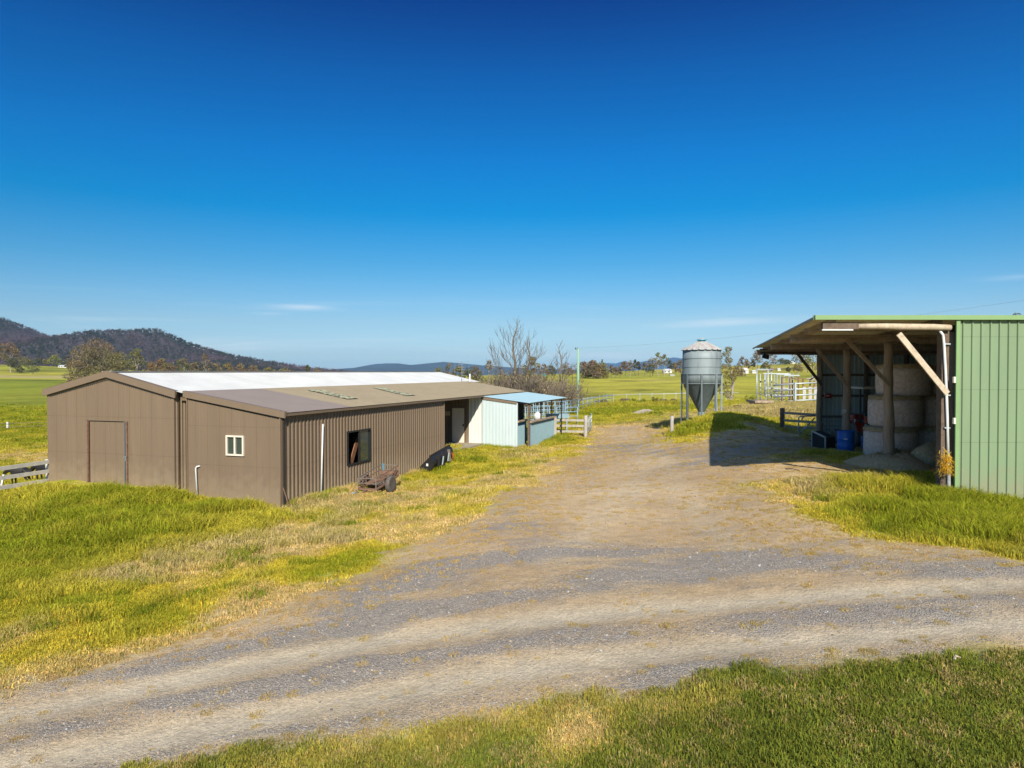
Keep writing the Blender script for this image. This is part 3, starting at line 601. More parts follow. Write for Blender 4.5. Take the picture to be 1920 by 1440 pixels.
# loose stones on the track
def stone(seed):
    r = np.random.RandomState(seed); bmh = bmesh.new(); bmesh.ops.create_icosphere(bmh, subdivisions=1, radius=1)
    for v_ in bmh.verts: v_.co = Vector((v_.co.x*r.uniform(.8, 1.3), v_.co.y*r.uniform(.6, 1.0), v_.co.z*r.uniform(.4, .7)))
    me = bpy.data.meshes.new('stone'); bmh.to_mesh(me); bmh.free()
    a_ = me.attributes.new('var', 'FLOAT_COLOR', 'POINT'); a_.data.foreach_set('color', np.ones(len(me.vertices)*4, np.float32)); me.materials.append(M['stone']); return bpy.data.objects.new('stone', me)
M['stone'] = leaf_mat('loose_stone', None, 0.0, True)
n_ = 170000; y = 5.0+19*rng.uniform(0, 1, n_)**1.5; x = rng.uniform(-1, 1, n_)*(.82*y+2); g_ = bare(x, y)
gb = np.zeros(n_)
for b_, w_ in zip(GBAND, (.55, .55, .6, .4, 1.2, 1.3)): gb = np.maximum(gb, np.exp(-(seg_dist(x, y, b_)/w_)**2))
tr = np.maximum(np.exp(-(seg_dist(x, y, T1)/.4)**2), np.exp(-(seg_dist(x, y, T2)/.45)**2))
k = (g_ > .7) & (rng.uniform(0, 1, n_) < np.clip(.10+gb-.95*tr, .025, 1)); x, y = x[k], y[k]; n_ = len(x)
c0 = np.array([.19, .185, .18])[None]*rng.uniform(.45, 1.8, n_)[:, None]; ws = rng.uniform(0, 1, n_) < .25; c0[ws] = np.array([.34, .27, .19])*rng.uniform(.7, 1.3, ws.sum())[:, None]
scatter('gravel', np.stack([x, y, zz(x, y)+.002], 1), rng.uniform(0, 6.28, n_), rng.uniform(.004, .010, n_)*(1+(y-5)/25)*np.where(rng.uniform(0, 1, n_) < .03, 2.2, 1), c0, [stone(1), stone(2), stone(3)], rng.randint(0, 3, n_), 'loose grey and tan stones on the track', rng.uniform(-.4, .4, (n_, 2)))
# burnt forest over the mountain
def leaf_cloud(centers, radii, per, size, r, flat=.7):
    V = []; 
    for c, rd in zip(centers, radii):
        n__ = per; d = r.normal(size=(n__, 3)); d /= np.linalg.norm(d, axis=1)[:, None]
        p = np.asarray(c)+d*(np.asarray(rd)*(r.uniform(.25, 1, n__)**.45)[:, None])
        a = r.normal(size=(n__, 3)); a /= np.linalg.norm(a, axis=1)[:, None]; b_ = np.cross(a, r.normal(size=(n__, 3))); b_ /= np.linalg.norm(b_, axis=1)[:, None]
        s = size*r.uniform(.6, 1.3, n__)[:, None]
        V.append(np.stack([p-a*s-b_*s*flat*.3, p+b_*s*flat*.8, p+a*s+b_*s*flat*.1, p-b_*s*flat*.7], 1))
    return np.concatenate(V)
def ftree(seed, dead):
    r = np.random.RandomState(seed); hh = 1.0; m_ = MB(); m_.tube([(0, 0, -.1), (.02, .01, .5), (0, 0, .98 if dead else .8)], [.022, .016, .006], 3, False)
    for _ in range(7 if dead else 3):
        z = r.uniform(.4, .9); a = r.uniform(0, 6.28); l = r.uniform(.12, .25); m_.tube([(0, 0, z), (l*math.cos(a), l*math.sin(a), z+l)], [.01, .004], 3, False)
    tv = np.array(m_.v); fl = [i for f in m_.f for i in f]; sz = [len(f) for f in m_.f]; var = np.ones((len(tv), 3))*[1.5, 1.4, 1.5]
    cs = [(r.uniform(-.14, .14), r.uniform(-.14, .14), r.uniform(.45, .9)) for _ in range(3 if dead else 6)]
    lv = leaf_cloud(cs, [(.13, .13, .10)]*len(cs), 9 if dead else 15, .055, r).reshape(-1, 3); o_ = len(tv)
    V = np.concatenate([tv, lv]); nq = len(lv)//4; fl += list(np.arange(o_, o_+len(lv))); sz += [4]*nq
    v2 = np.repeat(r.uniform(.6, 1.35, (nq, 1)), 4, 0)*np.ones((len(lv), 3)); return np_mesh('forest_tree', V, fl, sz, M['forest'], {'var': np.concatenate([var, v2])}, 'none')
fp = [ftree(1, 0), ftree(2, 0), ftree(3, 0), ftree(4, 1), ftree(5, 1)]
n_ = 17000; mt_, nn_ = VB.shape[:2]; ji = rng.uniform(0, mt_*.56, n_); si = rng.uniform(0, nn_-1.001, n_)
j0, s0 = ji.astype(int), si.astype(int); fj, fs_ = (ji-j0)[:, None], (si-s0)[:, None]
pp = (VB[j0, s0]*(1-fj)+VB[j0+1, s0]*fj)*(1-fs_)+(VB[j0, s0+1]*(1-fj)+VB[j0+1, s0+1]*fj)*fs_
nzv = fbm(pp[:, 0], pp[:, 1], 160, 31); nz2 = fbm(pp[:, 0], pp[:, 1], 40, 35)
gtone = np.array([.030, .036, .024]); ptone = np.array([.090, .056, .064])
w_ = sst(.35, .65, nzv*.6+nz2*.4)[:, None]; ti = (gtone*(1-w_)+ptone*w_)*rng.uniform(.6, 1.4, n_)[:, None]
idx = np.where(rng.uniform(0, 1, n_) < .3+.4*w_[:, 0], rng.randint(3, 5, n_), rng.randint(0, 3, n_))
sc_ = rng.uniform(6, 11, n_)
scatter('forest', pp-[0, 0, .5], rng.uniform(0, 6.28, n_), np.stack([sc_*1.1, sc_*1.1, sc_], 1), ti, fp, idx, 'scorched gum forest covering the mountain on the left')
# ------------------------------------------------------------------ sheet metal
PROF = {'trim': (.2, [(0, 0), (.42, 0), (.54, .03), (.88, .03)]), 'flat': (.465, [(0, 0), (.30, 0), (.31, -.004), (.34, -.004), (.35, 0), (.63, 0), (.64, -.004), (.67, -.004), (.68, 0), (.955, 0), (.96, -.010), (.99, -.010)]),
        'fine': (.086, [(0, 0), (.3, .0), (.4, .009), (.7, .009), (.8, 0)]), 'corr': (.082, [(0, -.014), (.17, -.007), (.33, .007), (.5, .014), (.67, .007), (.83, -.007)]),
        'pan': (.214, [(0, 0), (.74, 0), (.80, .034), (.90, .034), (.96, 0)]), 'zinc': (.19, [(0, 0), (.7, 0), (.76, .025), (.92, .025)])}
def sheet(mb, p0, d, width, z0, ztop, kind, nrm, holes=()):
    """profiled sheet standing on the line p0 + d*a, a in 0..width, from z0 to ztop(a)"""
    pitch, pr = PROF[kind]; xs = [0.0]; k = 0
    offs = []
    while k*pitch < width:
        for f_, o_ in pr:
            a = (k+f_)*pitch
            if a < width: offs.append((a, o_))
        k += 1
    offs.append((width, offs[-1][1]))
    extra = sorted({q for h_ in holes for q in h_[:2]})
    aa = [a for a, _ in offs]; oo = [o_ for _, o_ in offs]
    allx = sorted(set(aa) | set(extra)); pts = [(a, float(np.interp(a, aa, oo))) for a in allx]
    p0 = Vector(p0); d = Vector(d); nrm = Vector(nrm)
    for (a, oa), (b_, ob) in zip(pts, pts[1:]):
        mid = (a+b_)/2; zs = [(z0, None)]; za, zb = ztop(a), ztop(b_); rng_ = [(z0, z0, za, zb)]
        for h_ in holes:
            if h_[0]-1e-6 <= mid <= h_[1]+1e-6: rng_ = [(z0, z0, h_[2], h_[2]), (h_[3], h_[3], za, zb)]
        for (l1, l2, t1, t2) in rng_:
            A = p0+d*a+nrm*oa; B = p0+d*b_+nrm*ob
            mb.quad((A.x, A.y, l1), (B.x, B.y, l2), (B.x, B.y, t2), (A.x, A.y, t1))
    return mb
def roof(mb, a0, a1, b0, b1, kind, thick=True):
    """ribbed roof sheet; a0->a1 runs along the eave, b0, b1 the matching ridge points"""
    a0, a1, b0, b1 = map(Vector, (a0, a1, b0, b1)); w_ = (a1-a0).length; pitch, pr = PROF[kind]; n_ = (a1-a0).cross(b0-a0).normalized()
    if n_.z < 0: n_ = -n_
    ps = []; k = 0
    while k*pitch < w_:
        ps += [((k+f_)*pitch, o_) for f_, o_ in pr if (k+f_)*pitch < w_]; k += 1
    ps.append((w_, ps[-1][1]))
    for (p, op), (q, oq) in zip(ps, ps[1:]):
        e0 = a0.lerp(a1, p/w_)+n_*op; e1 = a0.lerp(a1, q/w_)+n_*oq; r0 = b0.lerp(b1, p/w_)+n_*op; r1 = b0.lerp(b1, q/w_)+n_*oq
        mb.quad(e0, e1, r1, r0)
    return mb
# ------------------------------------------------------------------ the long shed on the left
P0 = P(528, 800, 21.5); Lv = Vector((.313, .950, 0)).normalized(); Lu = Vector((-.950, .313, 0)).normalized()
def L3(s, t, z): return Vector((P0.x, P0.y, 0))+Lv*s+Lu*t+Vector((0, 0, CZ+z))
def Lst(u, v, t=None, s=None):
    """pixel seen on the long wall plane t (or the end wall plane s): along, height"""
    if t is not None: p = on_plane(u, v, L3(0, t, 0), Lu); return (p-L3(0, t, 0)).dot(Lv), p.z-CZ
    p = on_plane(u, v, L3(s, 0, 0), Lv); return (p-L3(s, 0, 0)).dot(Lu), p.z-CZ
ang = math.atan2(Lv.y, Lv.x)
ML = Matrix((Lv, Lu, Vector((0, 0, 1)))).transposed()   # columns: along, across, up
# gable shed with the white roof
gs = thing('gable_shed', L3(0, 6.9, -4), 'long gabled tin shed with white roof and brown end wall', 'shed')
t0, t1, ze, zr = 4.11, 9.64, -.64, -.02; tm = (t0+t1)/2; SL = 26.9
zg = lambda a: CZ+ze+(zr-ze)*(1-abs(a-(t1-t0)/2)/((t1-t0)/2))-.03
dl = [Lst(u, v, s=0) for u, v in ((164, 787), (240, 791))]
DT0, DT1 = min(dl[0][0], dl[1][0]), max(dl[0][0], dl[1][0]); DZ = dl[0][1]
mb = sheet(MB(), L3(0, t0, 0), Lu, t1-t0, CZ-5.2, zg, 'flat', -Lv, [(DT0-t0+.06, DT1-t0-.06, CZ-5.2, CZ+DZ-.03)]); mb.build('end_wall', M['brown'], gs)
mb = MB(); sheet(mb, L3(0, t0, 0), Lv, SL, CZ-5.4, lambda a: CZ+ze-.03, 'trim', -Lu); sheet(mb, L3(0, t1, 0), Lv, SL, CZ-5.6, lambda a: CZ+ze-.03, 'trim', Lu); mb.build('side_wall', M['brown'], gs)
mb = sheet(MB(), L3(SL, t0, 0), Lu, t1-t0, CZ-5.2, zg, 'trim', Lv); mb.build('rear_wall', M['brown'], gs)
mb = MB(); ov = .13
k_ = (zr-ze)/(tm-t0)
roof(mb, L3(-.05, t0-.36, ze-.36*k_+.04), L3(SL, t0-.36, ze-.36*k_+.04), L3(-.05, tm, zr+.02), L3(SL, tm, zr+.02), 'fine')
roof(mb, L3(-.05, t1+ov, ze-ov*k_+.02), L3(SL, t1+ov, ze-ov*k_+.02), L3(-.05, tm, zr+.02), L3(SL, tm, zr+.02), 'fine'); mb.build('roof', M['white_roof'], gs)
mb = MB()
for sg in (-1, 1):
    e = tm+sg*((t1-t0)/2+.12); ez = ze-.12*k_
    A, B = L3(-.09, tm, zr+.055), L3(-.09, e, ez+.05)
    mb.add([A, B, B-Vector((0, 0, .235)), A-Vector((0, 0, .22)), A+Lv*.12, B+Lv*.12, B-Vector((0, 0, .235))+Lv*.03, A-Vector((0, 0, .22))+Lv*.03], [(0,1,2,3),(7,6,5,4),(0,4,5,1),(3,2,6,7),(1,5,6,2)])
    mb.add([A+Vector((0,0,.004)), B+Vector((0,0,.004)), B+Lv*.16+Vector((0, 0, .004)), A+Lv*.16+Vector((0,0,.004))], [(0,1,2,3)])
mb.build('barge_board', M['trim'], gs)
mb = MB()
for k in range(120):   # dark teeth painting the shadow in the rib gaps under the barge
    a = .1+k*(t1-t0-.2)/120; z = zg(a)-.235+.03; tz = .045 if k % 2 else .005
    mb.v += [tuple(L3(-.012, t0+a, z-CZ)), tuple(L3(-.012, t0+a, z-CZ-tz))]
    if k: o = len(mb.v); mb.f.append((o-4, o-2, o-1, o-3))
mb.build('rib_gap_shade', M['dark_gap'], gs)
mb = MB(); mb.beam(L3(-.05, tm-.1, zr+.035), L3(SL, tm-.1, zr+.035), .22, .012); mb.beam(L3(-.05, tm+.1, zr+.034), L3(SL, tm+.1, zr+.034), .22, .012); mb.build('ridge_cap', M['white_roof'], gs)
# door in the end wall
mb = MB(); dz = CZ+DZ; db = CZ-4.35
sheet(mb, L3(.02, DT0+.09, 0), Lu, DT1-DT0-.17, db, lambda a: dz-.05, 'flat', -Lv); door = mb.build('door', M['brown'], gs)
mb = MB(); mb.beam(L3(-.02, DT1-.03, db-CZ), L3(-.02, DT1-.03, DZ), .075, .05, Lu); mb.build('door_jamb', M['rust'], gs); mb = MB(); mb.beam(L3(-.02, DT0+.02, db-CZ), L3(-.02, DT0+.02, DZ-.02), .09, .05, Lu); mb.build('door_jamb', M['rust'], gs)
mb = MB(); mb.beam(L3(-.045, DT0+.095, db-CZ), L3(-.045, DT0+.095, DZ-.02), .05, .04, Lu); mb.build('edge_strip', M['zinc_dark'], door)
mb = MB(); mb.tube([L3(-.09, DT0-.02, DZ-1.19), L3(-.09, DT0+.10, DZ-1.20)], .014, 6); mb.tube([L3(-.09, DT0+.03, DZ-1.19), L3(-.09, DT0+.035, DZ-1.33)], .012, 6); mb.build('bolt', M['zinc'], door)
mb = MB(); mb.beam(L3(-.0, DT0+.1, DZ-.03), L3(-.0, DT1-.1, DZ-.03), .012, .02); mb.build('door_gap', M['dark_gap'], gs)
mb = MB(); mb.tube([L3(.35, t0-.10, -5), L3(.35, t0-.10, -.8), L3(.35, t0-.22, -.68)], .05, 8); mb.box(L3(.45, t0-.2, -.86), (.5, .25, .16), ML); mb.build('downpipe', M['brown'], gs)
# lean-to workshop
ws = thing('lean_to_shed', L3(0, 0, -4.2), 'long brown lean-to shed with lichen on its tan roof', 'shed')
W_, zl, zh_ = 3.6, -1.235, -.64; S1, S2, SE = 12.2, 17.3, 25.0; kz = (zh_-zl)/W_
lz = lambda a: CZ+zl+kz*a-.035
w1 = [Lst(u, v, s=0) for u, v in ((425, 815), (458, 817), (425, 852), (458, 855))]; WT0, WT1, WZ0, WZ1 = w1[1][0], w1[0][0], w1[3][1], w1[1][1]
mb = sheet(MB(), L3(0, 0, 0), Lu, W_, CZ-5.4, lz, 'flat', -Lv, [(WT0, WT1, CZ+WZ0, CZ+WZ1)]); mb.build('end_wall', M['brown'], ws)
w2 = [Lst(u, v, t=0) for u, v in ((649.5, 809), (693.5, 803), (649.5, 874))]; VS0, VS1, VZ0, VZ1 = w2[0][0], w2[1][0], w2[2][1], w2[0][1]
mb = sheet(MB(), L3(0, 0, 0), Lv, S1, CZ-5.4, lambda a: CZ+zl-.03, 'trim', -Lu, [(VS0, VS1, CZ+VZ0, CZ+VZ1)]); mb.build('side_wall', M['brown'], ws)
mb = sheet(MB(), L3(0, W_, 0), Lv, SE, CZ-5.4, lambda a: CZ+zh_-.06, 'trim', Lu); sheet(mb, L3(SE, 0, 0), Lu, W_, CZ-5.4, lz, 'trim', Lv); sheet(mb, L3(S2, 0, 0), Lv, SE-S2, CZ-5.4, lambda a: CZ+zl-.03, 'trim', -Lu); mb.build('rear_wall', M['brown'], ws)
mb = sheet(MB(), L3(S1, 0, 0), Lu, W_, CZ-5.4, lz, 'trim', Lv); mb.build('inner_wall', M['brown'], ws)
# recess: back wall, cream part, door
mb = sheet(MB(), L3(S2, .73, 0), Lu, W_-.73, CZ-5, lambda a: lz(a+.73), 'trim', -Lv); bw = mb.build('recess_wall', M['brown'], ws)
mb = sheet(MB(), L3(S2-.01, 0, 0), Lu, .73, CZ-5, lambda a: lz(a), 'trim', -Lv); mb.build('cream_wall', M['white_steel'], ws)
mb = MB(); mb.beam(L3(S2-.03, .99, -2.95), L3(S2-.03, 1.71, -2.95), .04, 1.93); rd = mb.build('cream_door', M['cream'], ws)
mb = MB()
for a in (.96, 1.74): mb.beam(L3(S2-.04, a, -4.0), L3(S2-.04, a, -1.95), .05, .07, Lu)
mb.beam(L3(S2-.04, .93, -1.96), L3(S2-.04, 1.77, -1.96), .07, .05); mb.build('frame', M['trim'], rd)
mb = MB(); mb.box(L3(S2-.09, 1.04, -2.9), (.06, .05, .1), ML); mb.build('handle', M['black'], rd)
mb = MB(); mb.beam(L3(S2-.05, 1.85, -2.28), L3(S2-.05, 2.6, -2.28), .04, .24); mb.build('name_board', M['pale_wood'], ws)
mb = MB(); mb.box(L3((S1+S2)/2, 1.75, -4.02), (S2-S1+.3, 3.7, .34), ML); mb.build('floor_slab', M['concrete'], ws)
# roof, newer sheets at the near end
def sz(s): return s
mb = MB(); roof(mb, L3(-.06, -.14, zl-.14*kz), L3(3.85, -.14, zl-.14*kz), L3(-.06, W_+.14, zh_+.01), L3(3.85, W_+.14, zh_+.01), 'fine'); nr = mb.build('near_roof', M['brown_roof'], ws)
mb = MB(); roof(mb, L3(3.85, -.14, zl-.14*kz), L3(SE, -.14, zl-.14*kz), L3(3.85, W_+.14, zh_+.01), L3(SE, W_+.14, zh_+.01), 'fine'); fr = mb.build('faded_roof', M['tan_roof'], ws)
for quad in ([(577,732),(596,731.7),(673,748.5),(651,749.4)], [(698,727.2),(711,727.6),(780,742),(762,743)]):
    pn = (L3(1, 0, zl)-L3(0, 0, zl)).cross(L3(0, 1, zl+kz)-L3(0, 0, zl)).normalized(); q3 = [on_plane(u, v, L3(0, 0, zl), pn) for u, v in quad]
    mb = MB(); rr = random.Random(3); up = Vector((0, 0, .022))
    mb.add([p+up for p in q3], [(0, 1, 2, 3)])
    sk = tag(mb.build('mossy_skylight', M['moss'], ws), 'roof sheet grown over with moss and lichen'); mb = MB()
    for _ in range(90):   # cushions of lichen
        a, c = rr.random(), rr.random(); a = min(.96, max(.04, a)); p = q3[0].lerp(q3[1], a).lerp(q3[3].lerp(q3[2], a), c); r_ = rr.uniform(.03, .12)*(.5+abs(math.sin(c*9))); o = len(mb.v)
        for j in range(6): mb.v.append(tuple(p+Vector((r_*math.cos(j*1.047)*rr.uniform(.7, 1.2), r_*math.sin(j*1.047)*rr.uniform(.7, 1.2), .025))))
        mb.v.append(tuple(p+Vector((0, 0, .025+r_*.35)))); mb.f += [(o+j, o+(j+1) % 6, o+6) for j in range(6)]
    mb.build('lichen', M['lichen'], sk)
A, B = L3(-.10, -.18, zl-.18*kz+.05), L3(-.10, W_+.06, zh_+.03); dn = Vector((0, 0, .20))
mb = MB(); mb.add([A, B, B-dn, A-dn, A+Lv*.15, B+Lv*.15, B-dn+Lv*.05, A-dn+Lv*.05], [(0,1,2,3),(7,6,5,4),(0,4,5,1),(3,2,6,7),(0,3,7,4)]); mb.build('barge_board', M['trim'], ws)
mb = MB()
for k in range(80):   # black toothed strip standing in for rib shadows below the barge
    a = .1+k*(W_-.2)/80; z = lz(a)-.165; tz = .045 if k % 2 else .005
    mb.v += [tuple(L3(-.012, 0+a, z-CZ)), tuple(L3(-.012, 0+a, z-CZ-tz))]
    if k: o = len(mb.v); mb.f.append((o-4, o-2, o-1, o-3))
mb.build('rib_gap_shade', M['dark_gap'], ws)
mb = MB(); mb.beam(L3(-.05, -.13, zl-.085), L3(SE, -.13, zl-.085), .06, .075); mb.build('gutter', M['trim'], ws)
mb = MB(); mb.beam(L3(-.015, .02, -5.3), L3(-.015, .02, zl-.05), .09, .03, Lu); mb.build('corner_trim', M['trim'], ws); mb = MB(); mb.beam(L3(-.0, W_-.03, -5.3), L3(-.0, W_-.03, zh_-.1), .07, .03, Lu); mb.build('corner_trim', M['trim'], ws); mb = MB(); mb.beam(L3(S1, -.03, -5.3), L3(S1, -.03, zl-.1), .06, .06, Lu); mb.build('corner_trim', M['trim'], ws)
mb = MB(); mb.tube([L3(.04, -.05, -5.2), L3(.04, -.05, zl-.1)], .03, 6); mb.build('corner_post', M['dark_gap'], ws)
# end window
def window(root, A, B, z0, z1, nrm, fw, mf, split=True):
    A, B = Vector(A), Vector(B); A.z = B.z = 0; o = Vector(nrm)*.025; mb = MB(); d = (B-A).normalized(); up = Vector((0, 0, 1))
    def bar(p, q, w): mb.beam(p+o, q+o, w, .05) if abs((q-p).normalized().z) < .5 else mb.beam(p+o, q+o, w, .05, d)
    for z in (z0+fw/2, z1-fw/2): mb.beam(A+up*z+o, B+up*z+o, .06, fw)
    for p in [A+d*fw/2, B-d*fw/2]+([A.lerp(B, .5)] if split else []): mb.box(p+up*(z0+z1)/2+o, (fw, .06, z1-z0-2*fw-.004), Matrix((d, Vector(nrm), up)).transposed())
    w = mb.build('window', mf, root); return w
w = window(ws, L3(0, WT0, 0), L3(0, WT1, 0), CZ+WZ0, CZ+WZ1, -Lv, .05, M['cream'])
mb = MB(); mb.quad(L3(.02, WT0, WZ0), L3(.02, WT1, WZ0), L3(.02, WT1, WZ1), L3(.02, WT0, WZ1)); mb.build('pane', M['glass'], w)
# open sliding window in the long wall
w = window(ws, L3(VS0, 0, 0), L3(VS1, 0, 0), CZ+VZ0, CZ+VZ1, -Lu, .055, M['black'])
sm = (VS0+VS1)/2; mb = MB(); mb.quad(L3(sm, .0, VZ0+.05), L3(VS1-.05, .0, VZ0+.05), L3(VS1-.05, .0, VZ1-.05), L3(sm, .0, VZ1-.05)); mb.build('pane', M['glass'], w)
bd = tag(MB().beam(on_plane(655, 880, L3(0, .18, 0), Lu), on_plane(671, 822, L3(0, .24, 0), Lu), .03, .24, (0, 0, 1)).build('board', M['interior']), 'brown board leaning inside the open sliding window', 'board')
mb = MB(); mb.beam(L3(VS0-.6, 1.4, VZ1-.35), L3(VS1+.3, 1.4, VZ1-.35), .35, .04)
for a in (-.5, .2): mb.beam(L3(VS0+a, 1.4, VZ1-1.9), L3(VS0+a, 1.4, VZ1-.38), .05, .05, Lu)
mb.beam(L3(VS0-.6, 1.4, VZ1-.95), L3(VS1+.3, 1.4, VZ1-.95), .35, .04)
tag(mb.build('shelf', M['dark_wood']), 'dark shelf inside the shed seen through the open window', 'shelf')
# aerial, vent
mb = MB(); b0_ = P(866, 712, 45.5); top = P(866, 678, 45.5); mb.tube([b0_-Vector((0, 0, .4)), top], .022, 5)
for k, f_ in enumerate((.15, .3, .45, .62)): mb.tube([top.lerp(b0_, f_)-Vector((.25, .1, 0)), top.lerp(b0_, f_)+Vector((.25, -.1, 0))], .01, 4)
mb.tube([top+Vector((-.45, 0, .02)), top+Vector((.45, 0, .02))], .01, 4); mb.tube([top+Vector((-.45, 0, .02)), top+Vector((-.45, 0, -.8))], .008, 4); mb.tube([top+Vector((.45, 0, .02)), top+Vector((.45, 0, -.8))], .008, 4)
an = mb.build('aerial', M['zinc']); tag(an, 'thin television aerial on a mast over the long roof', 'aerial')
tag(MB().tube([P(881, 716, 45.2), P(881, 701, 45.2)], .055, 10).build('vent_pipe', M['white']), 'short white vent pipe standing up from the tan roof', 'pipe')
# loose pipes and a rusty bar on the walls
p_a, p_b = on_plane(605.5, 795, L3(0, -.06, 0), Lu), on_plane(602, 925, L3(0, -.10, 0), Lu)
tag(MB().tube([p_b-Vector((0, 0, .1)), p_a.lerp(p_b, .5)+Vector((0, 0, 0)), p_a], .028, 8).build('water_pipe', M['white'], None, True), 'tall white plastic pipe running up the long brown wall', 'pipe')
q0 = on_plane(370, 925, L3(-.08, 0, 0), Lv); q1 = on_plane(367, 878, L3(-.08, 0, 0), Lv)
tag(MB().tube([q0-Vector((0, 0, .1)), q1, q1+Vector((.03, 0, .05)), q1+Vector((.13, .02, .07))], .026, 8).build('bent_pipe', M['white'], None, True), 'short white bent pipe against the brown end wall', 'pipe')
r0 = on_plane(531, 914, L3(0, -.08, 0), Lu); r1 = on_plane(545, 950, L3(0, -.3, 0), Lu)
tag(MB().beam(r0, r1-Vector((0, 0, .1)), .05, .02).build('rusty_bar', M['rust']), 'rusty iron bar leaning at the shed corner', 'bar')
# ------------------------------------------------------------------ blue shed at the far end
bs = thing('blue_shed', L3(S2, -1, -4), 'pale blue corrugated feed shed with flat blue roof on posts', 'shed')
def Bq(q, s, z): return L3(S2+s, -q, z)
zb0, kb = -1.30, -.33/2.71
mb = sheet(MB(), Bq(0.02, -.02, 0), -Lu, 1.97, CZ-5, lambda a: CZ+zb0+kb*a-.16, 'corr', -Lv); mb.build('front_wall', M['blue_steel'], bs)
mb = MB(); mb.beam(Bq(-.02, -.05, zb0-.10), Bq(2.0, -.05, zb0-.10+kb*2), .05, .15); mb.build('barge_board', M['trim'], bs)
mb = MB(); roof(mb, Bq(-.02, -.12, zb0-.015), Bq(2.75, -.12, zb0-.015+kb*2.77), Bq(-.02, 7.95, zb0-.015), Bq(2.75, 7.95, zb0-.015+kb*2.77), 'corr'); mb2 = MB()
A0, A1, B0, B1 = Bq(-.02, -.12, zb0), Bq(2.75, -.12, zb0+kb*2.77), Bq(-.02, 7.95, zb0), Bq(2.75, 7.95, zb0+kb*2.77)
mb = MB(); roof(mb, A0, B0, A1, B1, 'corr'); mb.build('roof', M['blue_roof'], bs)
zk = zb0+kb*2.6-.07
for s_ in (.12, 2.45, 4.78, 7.1):
    mb = MB(); mb.beam(Bq(2.62, s_, -5), Bq(2.62, s_, zk), .11, .11, Lu) if s_ < 1 else mb.beam(Bq(2.62, s_, -5), Bq(2.62, s_, zk), .06, .06, Lu); mb.build('post', M['dark_wood'] if s_ < 1 else M['black'], bs)
mb = MB(); mb.beam(Bq(2.62, 0, zk), Bq(2.62, 7.8, zk), .05, .06); mb.beam(Bq(2.02, .0, zk+.06), Bq(2.62, .0, zk), .05, .05); mb.build('roof_beam', M['black'], bs)
mb = sheet(MB(), Bq(1.97, 0, 0), Lv, 1.75, CZ-5, lambda a: CZ-2.72, 'corr', -Lu); sheet(mb, Bq(2.66, .2, 0), Lv, 4.9, CZ-5, lambda a: CZ-2.74, 'zinc', -Lu); mb.build('half_wall', M['blue_panel'], bs)
mb = MB(); mb.beam(Bq(2.0, .0, -2.66), Bq(2.0, 1.8, -2.66), .20, .07); mb.beam(Bq(2.68, .15, -2.66), Bq(2.68, 5.15, -2.68), .20, .07); mb.build('ledge', M['old_wood'], bs)
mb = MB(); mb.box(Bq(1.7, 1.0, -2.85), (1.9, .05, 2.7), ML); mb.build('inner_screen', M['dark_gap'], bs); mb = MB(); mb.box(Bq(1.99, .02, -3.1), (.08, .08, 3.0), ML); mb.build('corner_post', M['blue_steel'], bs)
tag(MB().lathe(P(1008, 781, 50), [(.05, -.22), (.26, -.2), (.28, .05), (.24, .2), (.1, .27), (.09, .33), (.02, .34)], 14).build('white_drum', M['white'], None, True), 'rounded white plastic drum seen through the blue shed posts', 'drum')
c_ = P(1008, 781, 50); mb = MB(); mb.box((c_.x, c_.y, c_.z-.27), (.8, .8, .06)); mb.box((c_.x, c_.y, c_.z-.5), (.5, .5, .4))
for a in (-.32, .32):
    for c in (-.32, .32): mb.beam((c_.x+a, c_.y+c, hz(c_.x, c_.y)-.1), (c_.x+a, c_.y+c, c_.z-.3), .05, .05, Lu)
tag(mb.build('drum_stand', M['grey_wood']), 'low grey stand under the white drum', 'stand')
mb = MB(); mb.box(Bq(1.55, 2.2, -2.95), (.16, .16, 1.1), ML, .8); mb.tube([Bq(1.55, 2.2, -2.4), Bq(1.55, 2.2, -2.15), Bq(1.7, 2.2, -2.05)], .04, 6); mb.tube([Bq(1.35, 2.2, -2.5), Bq(1.75, 2.2, -2.5)], .03, 6)
tag(mb.build('hand_pump', M['black']), 'black upright hand pump in the blue shed doorway', 'pump')
rs_ = on_plane(1026, 838, Bq(3.2, 0, 0), Lu); 
mb = MB(); gp_ = P(1026.5, 828, 41.3); mb.beam(Vector((gp_.x, gp_.y, hz(gp_.x, gp_.y)-.1)), P(1026.5, 805, 41.3), .05, .05, (1, 0, 0)); tag(mb.build('star_picket', M['blue_steel']), 'pale steel picket in the grass before the blue half wall', 'post')
# ------------------------------------------------------------------ hay shed on the right
hs = thing('hay_shed', (12, 22, 1.3), 'open fronted hay shed with round timber posts and green cladding', 'shed')
YF = 16.5; XL = P(1525, 600, YF).x; zt = P(1700, 591.7, YF).z; zfb = P(1700, 600, YF).z; XG = P(1791, 700, YF).x
BY = 31.5; XBL = P(1418, 650, 30.0).x+.35; zbk = P(1418, 651, 30.5).z
WV = Vector((.218, .976, 0)).normalized()
mb = MB(); sheet(mb, (XG, YF+.02, 0), (1, 0, 0), 12, .2, lambda a: zfb+.02, 'pan', (0, -1, 0)); mb.build('front_wall', M['green_steel'], hs)
mb = MB(); mb.beam((XL, YF-.09, (zt+zfb)/2), (XG+12, YF-.06, (zt+zfb)/2), .05, zt-zfb); mb.box(((XL+XG)/2+6, YF-.03, zt-.002), (XG+12-XL, .08, .012)); mb.build('fascia', M['green_trim'], hs)
